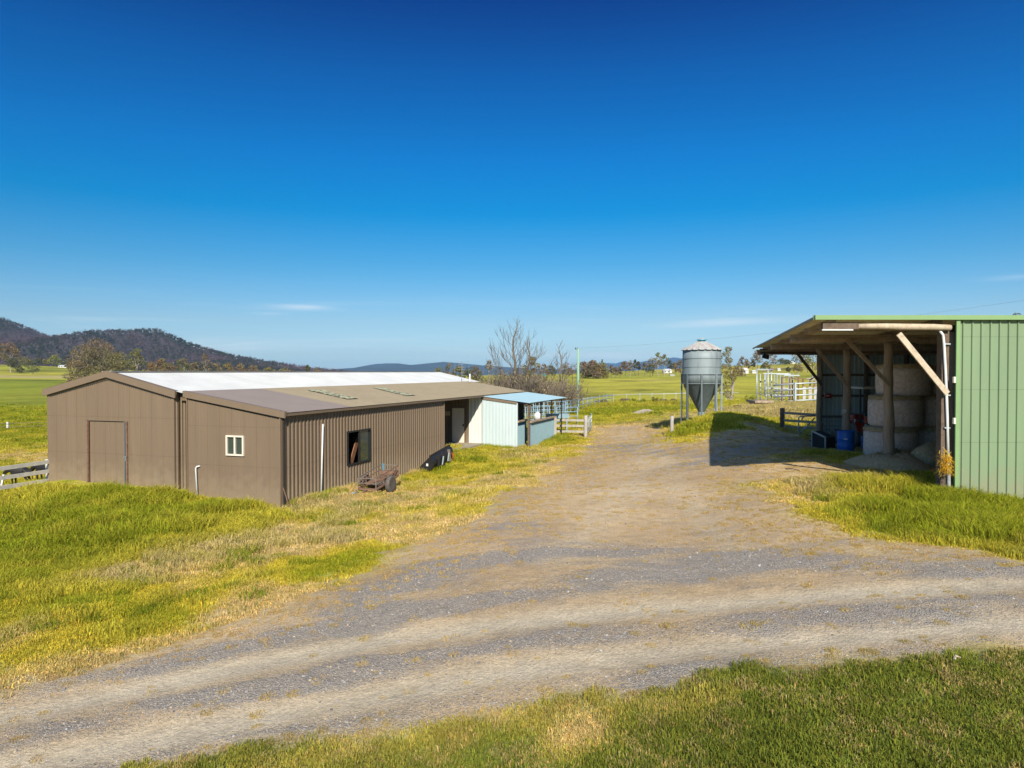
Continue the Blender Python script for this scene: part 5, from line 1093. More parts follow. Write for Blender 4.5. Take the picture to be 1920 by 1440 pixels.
# ------------------------------------------------------------------ yard things
def gp3(u, v, dz=0): x, y = G(u, v); return Vector((x, y, hz(x, y)+dz))
def post(u, v, vt, w, m, label, name='timber_post', group=None, d=None, lean=0):
    x, y = G(u, v) if d is None else ((u-960)/F*d, d)
    z = hz(x, y); top = P(u, vt, y).z; rr = random.Random(int(u)); mb = MB(); n_ = 5
    mb.tube([(x+lean*k/4+rr.uniform(-.01, .01), y, z-.2+(top-z+.2)*k/4) for k in range(n_)], [w/2*rr.uniform(.92, 1.06) for _ in range(n_)], 8); o = mb.build(name, M[m], None, True); return tag(o, label, 'post', group)
post(1098, 819, 779, .24, 'grey_wood', 'thick grey timber gate post beside the drive')
post(1260, 815, 780, .20, 'grey_wood', 'short grey timber post left of the silo shadow')
post(1346, 778, 766, .26, 'grey_wood', 'leaning grey stump under the silo', d=40, lean=-.12)
# timber rails from the blue shed to the gate post
fa, fb = Vector((*[(1041-960)/F*44.3, 44.3], 0)), Vector((*[(1094-960)/F*44, 44], 0)); zf = hz((fa.x+fb.x)/2, 44)
tf = thing('rail_fence', (fa.x, fa.y, zf), 'grey timber three rail fence between blue shed and gate post', 'fence')
for v in (787.5, 798, 808.5):
    a, b_ = P(1041, v, 44.3), P(1095, v+.8, 44.0); MB().beam(a, b_, .05, .13).build('rail', M['grey_wood'], tf)
MB().beam(Vector((fa.x, fa.y, zf-.3)), P(1041, 780, 44.3), .16, .16, (1, 0, 0)).build('post', M['grey_wood'], tf)
def pipe_panel(name, label, A, B, hgt_, rails, r, m, cat='fence', group=None, posts=1, verticals=0, droop=0):
    A, B = Vector(A), Vector(B); t = thing(name, A, label, cat, group)
    for k in range(rails):
        f_ = (k+1)/rails; MB().tube([A+Vector((0, 0, hgt_*f_-.03)), B+Vector((0, 0, hgt_*f_-.03))], r, 6).build('rail', M[m], t, True)
    for k in range(posts+1):
        p = A.lerp(B, k/posts); MB().tube([p-Vector((0, 0, .3)), p+Vector((0, 0, hgt_+.02))], r*1.15, 6).build('post', M[m], t, True)
    for k in range(verticals):
        p = A.lerp(B, (k+.5)/verticals); MB().tube([p+Vector((0, 0, hgt_/rails*.7)), p+Vector((0, 0, hgt_-.02))], r*.6, 5).build('upright', M[m], t, True)
    return t
# gate of wire and pipe swung back from the post
a = gp3(1100, 819); b_ = Vector((a.x+.75, a.y+4.0, hz(a.x+.75, a.y+4.0)))
pipe_panel('farm_gate', 'grey pipe and wire gate standing open behind the gate post', a, b_, 1.15, 4, .022, 'pipe_grey', 'gate', posts=1, verticals=7)
GP = 'blue grey pipe yards behind the blue shed'
for i, (u0, d0, u1, d1, h_, rl, ps, vt, lb) in enumerate([(1044, 53, 1083, 53, 1.35, 4, 1, 0, 'pipe yard panel nearest the green pole'), (985, 50, 1030, 50, 1.5, 5, 2, 6, 'pipe yard panel with uprights behind the white drum'), (1000, 56, 1060, 57, 1.6, 5, 3, 8, 'second row pipe panel with uprights behind the blue posts'),
   (1030, 47, 1062, 49, .9, 3, 1, 0, 'low pipe panel beside the blue half wall'), (1040, 60, 1085, 66, 1.4, 4, 2, 0, 'slanting pipe panel running back to the green pole')]):
    A = Vector(((u0-960)/F*d0, d0, 0)); B = Vector(((u1-960)/F*d1, d1, 0)); A.z = hz(A.x, A.y); B.z = hz(B.x, B.y); pipe_panel('pipe_barrier', lb, A, B, h_, rl, .032, 'pipe_blue', 'barrier', GP, ps, vt)
x_ = P(1057, 782, 45.5); MB
tr_ = thing('water_trough', (x_.x, 45.5, hz(x_.x, 45.5)), 'long low blue grey trough behind the rail fence', 'trough'); MB().box((x_.x-.4, 45.8, hz(x_.x, 45.8)+1.15), (1.5, .5, .28)).build('basin', M['pipe_blue'], tr_)
for k in (-1, .2):
    MB().box((x_.x+k, 45.8, hz(x_.x, 45.8)+.45), (.08, .4, 1.1)).build('leg', M['pipe_blue'], tr_)
# pole and wires
x, y = (1084-960)/F*81, 81.0; z = hz(x, y); pz = P(1083, 653, 81).z; pl = thing('power_pole', (x, y, z), 'tall pale green power pole beyond the gate', 'pole')
MB().tube([(x, y, z-.3), (x, y, (z+pz)/2), (x, y, pz)], [.17, .15, .12], 10).build('pole', M['pole_green'], pl, True)
MB().beam((x-.35, y, pz-.12), (x+.12, y, pz-.12), .08, .08).build('cross_arm', M['dark_wood'], pl)
for k in (-.32, -.1): MB().lathe((x+k, y, pz-.07), [(.03, 0), (.06, .03), (.04, .08), (.06, .12), (.02, .16)], 8).build('insulator', M['dark_gap'], pl)
MB().box((x+.13, y-.12, z+2.2), (.12, .1, .22)).build('meter_box', M['white'], pl)
def wire(a, c, sag, r): return MB().tube([Vector(a).lerp(Vector(c), k/16)-Vector((0, 0, sag*4*(k/16)*(1-k/16))) for k in range(17)], r, 4)
tag(wire((x, y, pz), P(1990, 553, 40),   .5, .007).build('power_line', M['wire']), 'thin power line running from the pole over the silo to the right', 'wire')
tag(wire((x-.3, y, pz), P(880, 706, 60), .6, .007).build('power_line', M['wire']), 'thin power line sagging from the pole to the long shed', 'wire')
# ------------------------------------------------------------------ silo
SX, SY = (1315.5-960)/F*40, 40.0; r0 = 35.3/F*40; zs = lambda v: P(1315, v, 40).z; gz = hz(SX, SY)
si_ = thing('grain_silo', (SX, SY, gz), 'grey galvanised grain silo with rusty cone roof on steel legs', 'silo')
ZT, ZB, ZC = zs(656.5), zs(719), zs(772)
mb = MB(); prof = [(r0*.3, ZB)]; nb_ = 4
for k in range(nb_):
    a, c = ZT+(ZB-ZT)*(k+1)/nb_, ZT+(ZB-ZT)*k/nb_
    prof += []
prof = []
for k in range(nb_):
    lo_, hi = ZB+(ZT-ZB)*k/nb_, ZB+(ZT-ZB)*(k+1)/nb_
    prof += [(r0-.004*k, lo_+.02), (r0-.004*k, hi-.02)]
mb.lathe((SX, SY, 0), prof, 48); body = mb.build('tank', M['zinc'], si_, True)
for k in range(nb_+1):
    z = ZB+(ZT-ZB)*k/nb_; mb = MB(); mb.lathe((SX, SY, z), [(r0-.01, -.02), (r0+.022, -.015), (r0+.022, .015), (r0-.01, .02)], 48); mb.build('band', M['zinc'], si_)
MB().lathe((SX, SY, 0), [(.17, ZC-.02), (.19, ZC+.03), (r0-.03, ZB-.01), (r0-.02, ZB)], 40).build('hopper', M['zinc_dark'], si_, True)
MB().lathe((SX, SY, 0), [(.16, ZC-.32), (.2, ZC-.30), (.2, ZC-.02), (.17, ZC)], 18).build('outlet', M['zinc'], si_)
mb = MB(); n_ = 40; ro = r0+.09; ri = .24; zr1 = zs(640.5)
for k in range(n_):
    a0_, a1_ = 2*math.pi*k/n_, 2*math.pi*(k+1)/n_; am = (a0_+a1_)/2
    for (ra, za, rb_, zb_) in ((ro, ZT-.01, ri, zr1),):
        def pt(rad, a_, z, off=0): return (SX+rad*math.cos(a_), SY+rad*math.sin(a_), z+off)
        lift = .035 if k % 2 else 0
        mb.add([pt(ra, a0_, za), pt(ra, am, za, lift), pt(rb_, am, zb_, lift*.3), pt(rb_, a0_, zb_)], [(0, 1, 2, 3)]); mb.add([pt(ra, am, za, lift), pt(ra, a1_, za), pt(rb_, a1_, zb_), pt(rb_, am, zb_, lift*.3)], [(0, 1, 2, 3)])
rf_ = mb.build('roof', M['roof_rust'], si_)
MB().lathe((SX, SY, 0), [(.20, zr1-.02), (.20, zr1+.06), (.285, zr1+.07), (.27, zr1+.12)], 20).build('vent_rim', mat('silo_blue', (.04, .30, .42), .5), si_)
MB().lathe((SX, SY, 0), [(.26, zr1+.12), (.12, zr1+.18), (.05, zr1+.20)], 20).build('lid', M['roof_rust'], si_)
for k in range(8):
    a = R(22.5+45*k)+R(8); lx, ly = SX+(r0+.03)*math.cos(a), SY+(r0+.03)*math.sin(a); lg = hz(lx, ly)
    MB().beam((lx, ly, min(lg, gz)-.25), (lx, ly, zs(701)), .09, .09, (math.cos(a), math.sin(a), 0)).build('leg', M['zinc'] if k not in (3, 4, 5) else M['zinc_dark'], si_)
    # brace from the leg to the hopper wall
    q1 = Vector((SX+r0*.93*math.cos(a), SY+r0*.93*math.sin(a), ZB-.12)); q2 = Vector((SX+.56*math.cos(a), SY+.56*math.sin(a), zs(753))); q3 = Vector((lx, ly, zs(764)))
    if k % 2: MB().tube([q1, q2, q3], .018, 5).build('brace', M['zinc'], si_)
MB().lathe((SX, SY, zs(701)), [(r0+.0, -.02), (r0+.06, -.02), (r0+.06, .02), (r0, .02)], 40).build('ring', M['zinc'], si_)

# ------------------------------------------------------------------ far white rail fence
A = [(1084, 84), (1110, 92), (1150, 102), (1200, 104), (1245, 104), (1290, 104), (1340, 104), (1385, 103)]
wf = thing('white_fence', ((1150-960)/F*102, 102, hz((1150-960)/F*102, 102)), 'white pipe rail fence along the far paddock', 'fence'); pp_ = [Vector(((u-960)/F*d, d, hz((u-960)/F*d, d))) for u, d in A]
MB().tube([p+Vector((0, 0, .95)) for p in pp_], .045, 6).build('rail', M['pipe_grey'], wf, True)
for a, c in zip(pp_, pp_[1:]):
    n_ = 3 if (c-a).length > 8 else 2
    for k in range(n_): p = a.lerp(c, k/n_); p.z = hz(p.x, p.y); MB().tube([p-Vector((0, 0, .2)), p+Vector((0, 0, 1.12))], .045, 5).build('post', M['pipe_grey'], wf)
pf = thing('pipe_fence', ((1062-960)/F*58, 58, hz((1062-960)/F*58, 58)), 'blue grey pipe fence curving back past the green pole', 'fence'); pp_ = [Vector(((u-960)/F*d, d, hz((u-960)/F*d, d))) for u, d in [(1041, 55), (1062, 64), (1084, 73), (1106, 84), (1132, 96), (1150, 101)]]
for h_ in (.55, 1.0): MB().tube([p+Vector((0, 0, h_)) for p in pp_], .035, 5).build('rail', M['pipe_blue'], pf, True)
for a, c in zip(pp_, pp_[1:]):
    for k in range(3): p = a.lerp(c, k/3); p.z = hz(p.x, p.y); MB().tube([p-Vector((0, 0, .2)), p+Vector((0, 0, 1.25))], .035, 5).build('post', M['pipe_blue'], pf)
# ------------------------------------------------------------------ left paddock: rails, wire fence, calves
lf_ = thing('paddock_fence', (P(90, 900, 24.4).x, 24.4, hz(P(90, 900, 24.4).x, 24.4)), 'pale grey three rail timber fence left of the gable wall', 'fence')
for v0, v1 in ((885, 866), (903, 883.5), (922, 901)): MB().beam(P(-140, v0+14, 20.5), P(91, v1, 24.5), .05, .125).build('rail', M['white_wood'], lf_)
for u, d in ((-75, 21.6), (88, 24.55)): p = P(u, 900, d); MB().beam((p.x, d+.09, hz(p.x, d)-.3), (p.x, d+.09, P(u, 873 if u < 0 else 861, d).z), .14, .12, (1, 0, 0)).build('post', M['white_wood'], lf_)
wl_ = thing('wire_fence', (P(10, 805, 57).x, 57, hz(P(10, 805, 57).x, 57)), 'low wire fence with one white tipped post across the left paddock', 'fence')
pts = [(x_, 58+.1*(x_+35)) for x_ in np.linspace(-62, -30, 9)]
for h_ in (.35, .62): MB().tube([(x_, y_, hz(x_, y_)+h_) for x_, y_ in pts], .022, 4).build('wire', M['dark_wood'], wl_)
for x_, y_ in pts: MB().box((x_, y_, hz(x_, y_)+.35), (.08, .08, .9)).build('post', M['grey_wood'], wl_)
p = P(21, 804, 58); tag(MB().box((p.x, 57.6, hz(p.x, 57.6)+.5), (.16, .1, .5)).build('insulator_post', M['white']), 'small white marker on the wire fence in the left paddock', 'marker')
p = P(5, 893, 28); tag(MB().box((p.x, 28, hz(p.x, 28)+.25), (.07, .07, .5), Matrix.Rotation(.2, 3, 'Y')).build('marker_peg', M['white']), 'small white peg in grass behind the left rails', 'peg')
def cattle(name, label, x, y, s, yaw, seed, headlow=.0):
    z = hz(x, y)-.02; t = thing(name, (x, y, z), label, 'cow', 'black calves behind the rails', yaw)
    V = [(-.55,0,.98),(-.25,0,.97),(.10,0,.96),(.42,0,1.0),(.62,0,1.08),(.80,0,1.12-headlow),(.98,0,1.08-headlow*1.4),(1.12,0,.98-headlow*1.5)]; Rr = [.22,.27,.28,.24,.155,.13,.12,.075]; E = [(i, i+1) for i in range(7)]
    for sy in (-1, 1):
        o = len(V); V += [(.40,.15*sy,.80),(.42,.16*sy,.48),(.40,.16*sy,.22),(.42,.16*sy,.04)]; Rr += [.13,.07,.045,.055]; E += [(3, o), (o, o+1), (o+1, o+2), (o+2, o+3)]
        o = len(V); V += [(-.50,.15*sy,.78),(-.42,.16*sy,.55),(-.60,.16*sy,.32),(-.54,.16*sy,.04)]; Rr += [.15,.09,.045,.055]; E += [(0, o), (o, o+1), (o+1, o+2), (o+2, o+3)]
        o = len(V); V += [(.88,.14*sy,1.16-headlow*1.1),(.86,.22*sy,1.17-headlow*1.1)]; Rr += [.035,.02]; E += [(5, o), (o, o+1)]
    o = len(V); V += [(-.74,0,1.0),(-.80,0,.75),(-.79,0,.42)]; Rr += [.035,.022,.03]; E += [(0, o), (o, o+1), (o+1, o+2)]
    me = bpy.data.meshes.new('body'); me.from_pydata([tuple(q*s for q in v_) for v_ in V], E, []); me.materials.append(M['cow']); b2 = bpy.data.objects.new('body', me); scene.collection.objects.link(b2); b2.parent = t
    md = b2.modifiers.new('skin', 'SKIN')
    for i, sv in enumerate(me.skin_vertices[0].data): sv.radius = (Rr[i]*s, Rr[i]*s*(1.15 if i < 4 else 1)); sv.use_root = (i == 2)
    b2.modifiers.new('sub', 'SUBSURF').levels = 2; b2.modifiers['sub'].render_levels = 2; return t
cattle('black_calf', 'black calf walking left behind the grey rails', P(38, 900, 28.5).x, 28.5, .62, math.pi, 1, .15)
cattle('black_calf', 'second black calf partly hidden by the gable wall', P(84, 895, 29.6).x, 29.6, .66, math.pi-.2, 2, .25)
# ------------------------------------------------------------------ cattle ramp and yards on the right
RD = 53.0
def yp(u, v, d=RD): return P(u, v, d)
rg = hz(yp(1430, 760).x, RD)
rp = thing('loading_ramp', (yp(1430, 760).x, RD, rg), 'pale pipe cattle loading ramp on a concrete block', 'ramp')
c = yp(1430, 758); zb_ = yp(1430, 752).z; MB().box((c.x, RD+.6, (zb_+rg-.5)/2-.06), (1.15, 1.5, zb_-rg+.4)).build('block', M['concrete'], rp)
MB().box((yp(1427, 756).x, RD+.3, zb_-.02), (1.40, 2.0, .16)).build('deck', M['old_wood'], rp)
for (u, v0, v1, d) in [(1419, 754, 692.5, 52.4), (1425.5, 751, 701, 54.2), (1440, 754, 692.5, 52.4), (1446.5, 748, 692.5, 54.6), (1434, 741, 700, 56)]: MB().tube([P(u, v0, d), P(u, v1, d)], .045, 6).build('post', M['pipe_grey'], rp, True)
MB().tube([P(1418, 693, 52.4), P(1441, 693, 52.4)], .06, 6).build('top_bar', M['pipe_grey'], rp); MB().tube([P(1440, 693.5, 52.4), P(1449, 693.5, 54.8)], .05, 6).build('top_bar', M['pipe_grey'], rp)
for v in (716, 728, 740, 749): MB().tube([P(1419, v-5, 52.4), P(1437, v+4, 57)], .03, 5).build('side_rail', M['pipe_grey'], rp); MB().tube([P(1440, v-4, 52.4), P(1457, v+3, 57)], .03, 5).build('side_rail', M['pipe_grey'], rp)
GY = 'cattle yard panels on the right'
yd = thing('yard_fence', (yp(1490, 760).x, 52.5, hz(yp(1490, 760).x, 52.5)), 'four rail pale pipe fence in front of the cattle yards', 'fence', GY)
for (v0, v1, v2) in ((722, 719.5, 716), (733, 730, 727), (744, 741, 738), (753.5, 751, 748)): MB().tube([P(1450 if v0 < 750 else 1466, v0+.5, 53.5), P(1491, v1, 52.5), P(1538, v2+1, 52.5)], .058, 6).build('rail', M['pipe_grey'], yd, True)
MB().beam(P(1491, 762, 52.4), P(1491, 717, 52.4), .12, .12, (1, 0, 0)).build('post', M['pipe_grey'], yd)
hf = thing('high_race', (P(1465, 756, 57).x, 57, hz(P(1465, 756, 57).x, 57)), 'tall pale pipe race of upright posts behind the ramp', 'fence', GY)
for u in (1436, 1452, 1457, 1463, 1470, 1479, 1482, 1487, 1496): MB().tube([P(u, 752, 57), P(u, 700, 57)], .045, 5).build('post', M['pipe_grey'], hf)
for (u0, u1, v) in ((1431, 1480, 700.5), (1455, 1483, 702), (1470, 1499, 704), (1436, 1496, 728), (1436, 1496, 741)): MB().tube([P(u0, v, 57), P(u1, v+.4, 57)], .045, 5).build('rail', M['pipe_grey'], hf)
cr_ = thing('cattle_crush', (P(1495, 756, 55).x, 55, hz(P(1495, 756, 55).x, 55)), 'rusty iron cattle crush inside the pale yards', 'crush')
for u, v in ((1466, 707), (1481, 708), (1497, 706), (1506, 710), (1519, 711), (1527, 712)): MB().beam(P(u, 754, 55), P(u, v, 55), .09, .09, (1, 0, 0)).build('post', M['rust'], cr_)
for (a, c) in (((1466, 708), (1500, 709)), ((1482, 708), (1506, 716)), ((1500, 709), (1521, 712)), ((1466, 718), (1506, 720)), ((1506, 724), (1530, 724))): MB().beam(P(*a, 55), P(*c, 55), .06, .06).build('rail', M['rust'], cr_)
for u in (1508, 1519, 1529): MB().box(P(u, 738, 54.6), (.26, .03, 1.05)).build('side_sheet', M['roof_rust'], cr_)
MB().beam(P(1486, 750, 54.8), P(1486, 712, 54.8), .2, .04, (1, 0, 0)).build('side_gate', M['rust'], cr_)
mb = MB(); rr = random.Random(2)
for k in range(7): mb.beam(P(1512+rr.uniform(0, 6), 712+rr.uniform(-2, 2), 54.4), P(1527+rr.uniform(-3, 6), 706+rr.uniform(-1, 7), 54.4), .05, .05)
tag(mb.build('branch_pile', M['grey_wood']), 'pale dead sticks piled on the rusty yards', 'sticks')
# ------------------------------------------------------------------ things in and round the hay shed
sf = thing('shaded_fence', (P(1467, 800, 35).x, 35, hz(P(1467, 800, 35).x, 35)), 'dark timber fence in shade left of the hay shed', 'fence')
p0_ = P(1467, 765, 35); MB().beam((p0_.x, 35, hz(p0_.x, 35)-.2), p0_, .20, .16, (1, 0, 0)).build('post', M['dark_wood'], sf)
for v0, v1 in ((774, 778), (788, 792), (800, 803)): MB().beam(P(1470, v0, 34.9), P(1532, v1, 33.2), .05, .12).build('rail', M['old_wood'], sf)
def pipes(name, label, cat, segs, r, m, d):
    mb = MB(); t = thing(name, P(*segs[0][0], d), label, cat)
    for s_ in segs: MB().tube([P(u, v, d) for u, v in s_], r, 6).build('bar', M[m], t, True)
    return t
pipes('gate_frame', 'pale pipe gate frame leaning beside the shaded fence', 'frame', [[(1500, 817), (1497, 800), (1497.5, 783), (1500, 780.5), (1529, 780)], [(1501, 812), (1528, 783)], [(1503, 787), (1507, 781)]], .028, 'pipe_grey', 29.5)
pipes('prop_rod', 'thin steel rod slanting down by the shed post', 'rod', [[(1530, 782), (1558, 810)]], .014, 'zinc', 29.2)
t = thing('mesh_panel', P(1566, 815, 29.5), 'dark wire mesh panel leaning on the back wall', 'panel')
for k in range(9): u = 1544+k*5.4; MB().tube([P(u, 780, 30.4), P(u+1, 817, 29.8)], .010, 4).build('bar', M['zinc'], t)
for k in range(5): v = 781+k*8.6; MB().tube([P(1543, v, 30.4-.14*k), P(1590, v, 30.4-.14*k)], .010, 4).build('bar', M['zinc'], t)
ft = thing('feed_ramp', P(1535, 832, 26.6), 'small steel framed ramp with sloping pale edge by the blue barrel', 'frame')
a, c = P(1522.5, 808, 26.8), P(1547.5, 820, 25.9); MB().beam(a, c, .05, .05).build('edge', M['pipe_grey'], ft)
ga_, gc_ = hz(a.x, a.y), hz(c.x, c.y)
MB().beam((a.x, a.y, ga_-.1), a, .04, .04, (1, 0, 0)).build('leg', M['pipe_grey'], ft); MB().beam((c.x, c.y, gc_-.1), c, .04, .04, (1, 0, 0)).build('leg', M['pipe_grey'], ft)
MB().add([(a.x, a.y+.04, ga_), (c.x, c.y+.04, gc_), c+Vector((0, .04, -.03)), a+Vector((0, .04, -.03)), (a.x+.6, a.y+.5, ga_), (c.x+.6, c.y+.5, gc_), c+Vector((.6, .5, -.03)), a+Vector((.6, .5, -.03))], [(0,1,2,3),(4,7,6,5),(3,2,6,7),(1,5,6,2),(0,3,7,4)]).build('side_panel', M['dark_gap'], ft)
def barrel(u, d, rad, hh, label):
    x = (u-960)/F*d; z = hz(x, d)-.03; t = thing('blue_barrel', (x, d, z), label, 'barrel', 'blue barrels'); pr_ = [(rad*.94, 0), (rad, .03), (rad*1.0, hh*.3), (rad*1.03, hh*.33), (rad, hh*.36), (rad*.99, hh*.62), (rad*1.03, hh*.65), (rad, hh*.68), (rad, hh-.03), (rad*1.02, hh), (rad*.93, hh), (rad*.92, hh-.06)]
    MB().lathe((x, d, z), pr_, 24).build('drum', M['blue_plastic'], t, True); MB().box((x-rad*.45, d-rad*.93, z+hh*.66), (.12, .02, .035), Matrix.Rotation(-.45, 3, 'Z')).build('sticker', M['white'], t); return t
barrel(1586.5, 25.2, .285, .82, 'open blue plastic barrel before the timber post'); barrel(1629, 26.2, .25, .5, 'blue barrel mostly hidden behind the nearest bottom bale')
x, y = (1563-960)/F*27.6, 27.6; z = hz(x, y); mb = MB(); rr = random.Random(4)
for k in range(26): a = rr.uniform(0, 6.28); c = Vector((x+rr.uniform(-.7, .8), y+rr.uniform(-.4, .4), z+rr.uniform(.02, .35))); mb.beam(c, c+Vector((math.cos(a)*.35, math.sin(a)*.25, rr.uniform(-.1, .2))), .05, .04)
tag(mb.build('scrap_heap', M['dark_wood']), 'low dark heap of scrap and sticks behind the blue barrel', 'heap')
# tractor parked inside, seen from behind
TX, TY = (1631-960)/F*27.6, 27.6; tz = hz(TX, TY); tt = thing('tractor', (TX, TY, tz), 'small red tractor with pale canopy parked beside the bales', 'tractor')
def tb(dx, dy, dz, sz_, m, nm, par=tt, **k): return MB().box((TX+dx, TY+dy, tz+dz), sz_, None, k.get('taper', 1)).build(nm, M[m], par, False, k.get('bevel', 0))
zc_ = P(1631, 727, 27.6).z-tz
canopy = MB().box((TX+.02, TY+.2, tz+zc_), (1.08, 1.3, .09), None, .93).build('canopy', M['cream'], tt, False, .03)
for dx in (-.42, .42): MB().tube([(TX+dx, TY-.1, tz+.95), (TX+dx, TY-.1, tz+zc_-.04)], .03, 6).build('canopy_post', M['black'], tt)
tb(0, .35, .85, (.5, 1.3, .5), 'black', 'body', bevel=.03); tb(0, 1.25, 1.05, (.52, 1.0, .5), 'red', 'bonnet', bevel=.06); tb(0, -.05, 1.12, (.45, .12, .5), 'black', 'seat_back', bevel=.03); tb(0, .12, .95, (.45, .42, .12), 'black', 'seat', bevel=.03)
for sx_ in (-1, 1):
    mb = MB(); n_ = 9
    for k in range(n_):
        a = R(20+k*140/(n_-1)); 
        for w_ in (-.16, .16): mb.v.append((TX+sx_*.5+w_, TY+.15+.60*math.cos(a), tz+.52+.60*math.sin(a)))
        for w_ in (-.16, .16): mb.v.append((TX+sx_*.5+w_, TY+.15+.56*math.cos(a), tz+.52+.56*math.sin(a)))
    for k in range(n_-1): o = k*4; mb.f += [(o, o+1, o+5, o+4), (o+2, o+6, o+7, o+3), (o, o+4, o+6, o+2), (o+1, o+3, o+7, o+5)]
    mb.f += [(0, 2, 3, 1), (4*n_-4, 4*n_-3, 4*n_-1, 4*n_-2)]; mb.build('mudguard', M['red'], tt)
    for (dy, rad, w_) in ((.15, .53, .30), (1.75, .33, .2)):
        ax = Matrix.Rotation(R(90), 3, 'Y'); wx = MB().lathe((TX+sx_*.5, TY+dy, tz+rad-.02), [(rad*.55, -w_/2), (rad*.93, -w_/2), (rad, -w_*.3), (rad, w_*.3), (rad*.93, w_/2), (rad*.55, w_/2)], 22, axis=ax).build('wheel', M['rubber'], tt)
        MB().lathe((TX+sx_*.5, TY+dy, tz+rad-.02), [(.06, -w_*.2), (rad*.56, -w_*.3), (rad*.56, w_*.3), (.06, w_*.2)], 18, axis=ax).build('rim', M['cream'], wx)
MB().tube([(TX-.3, TY-.32, tz+1.02), (TX-.3, TY-.32, tz+1.3)], .05, 8).build('tail_light', M['orange'], tt); MB().box((TX-.3, TY-.33, tz+.96), (.09, .05, .08)).build('lamp', M['white'], tt); tb(-.62, -.1, 1.12, (.05, .04, .12), 'white', 'mirror'); tb(0, -.45, .62, (.4, .12, .4), 'black', 'hitch')
# round bales stacked on end
def bale(x, y, z, r_, hh, seed, label):
    t = thing('round_bale', (x, y, z), label, 'hay bale', 'stacked round bales'); rr = random.Random(seed)
    MB().lathe((x, y, z), [(r_*.90, 0), (r_*.985, .06), (r_, .2), (r_*1.01, hh*.5), (r_, hh*.8), (r_*.985, hh-.12)], 48, .016, seed=seed).build('net_wrap', M['net'], t, True)
    MB().lathe((x, y, z), [(r_*.97, hh-.13), (r_*1.0, hh-.10), (r_*.99, hh-.03), (r_*.90, hh+.02), (r_*.5, hh+.03)], 48, .03, seed=seed+5).build('straw_top', M['hay'], t, True)
    r = np.random.RandomState(seed); n_ = 1300; a = r.uniform(0, 6.28, n_); sd_ = r.uniform(0, 1, n_) < .55; q = r_*np.where(sd_, r.uniform(.99, 1.02, n_), r.uniform(.86, 1.03, n_)); c0_ = np.stack([q*np.cos(a), q*np.sin(a), np.where(sd_, r.uniform(.05, hh, n_), hh+r.uniform(-.14, .03, n_))], 1); d = np.stack([np.cos(a)*.5+r.normal(0, .7, n_), np.sin(a)*.5+r.normal(0, .7, n_), r.normal(-.25, .35, n_)], 1); d /= np.linalg.norm(d, axis=1)[:, None]
    l = r.uniform(.04, .12, n_)[:, None]; w_ = np.cross(d, [0, 0, 1.]); w_ /= np.linalg.norm(w_, axis=1)[:, None]+1e-6
    V = np.stack([c0_-w_*.006, c0_+w_*.006, c0_+d*l+w_*.003, c0_+d*l-w_*.003], 1).reshape(-1, 3); np_mesh('loose_straw', V, np.arange(len(V)), np.full(n_, 4), M['straw'], {'var': np.repeat(r.uniform(.5, 1.2, (n_, 1)), 4, 0)*np.ones((n_*4, 3))}, t)
    return t
BD = 23.0; zb0_ = P(1700, 864, 22.2).z; hb2 = (P(1700, 684, BD).z-zb0_)/3
for i, (u, lv_, lb) in enumerate([(1671, 0, 'bottom bale of the left stack beside the tractor'), (1679, 1, 'middle bale of the left stack beside the tractor'), (1693, 2, 'top bale of the left stack under the roof'), (1763, 0, 'bottom bale of the right stack'), (1767, 1, 'middle bale of the right stack with ragged net'), (1784, 2, 'top bale of the right stack nearest the green wall')]):
    d = BD+(.1*lv_ if i < 3 else .35); bale((u-960)/F*d, d, zb0_+hb2*lv_+(.0 if lv_ == 0 else .015), .80, hb2-.015, 40+i, lb)
for i, (u, lv_, lb) in enumerate([(1852, 0, 'bottom bale hidden behind the green wall edge'), ]): pass
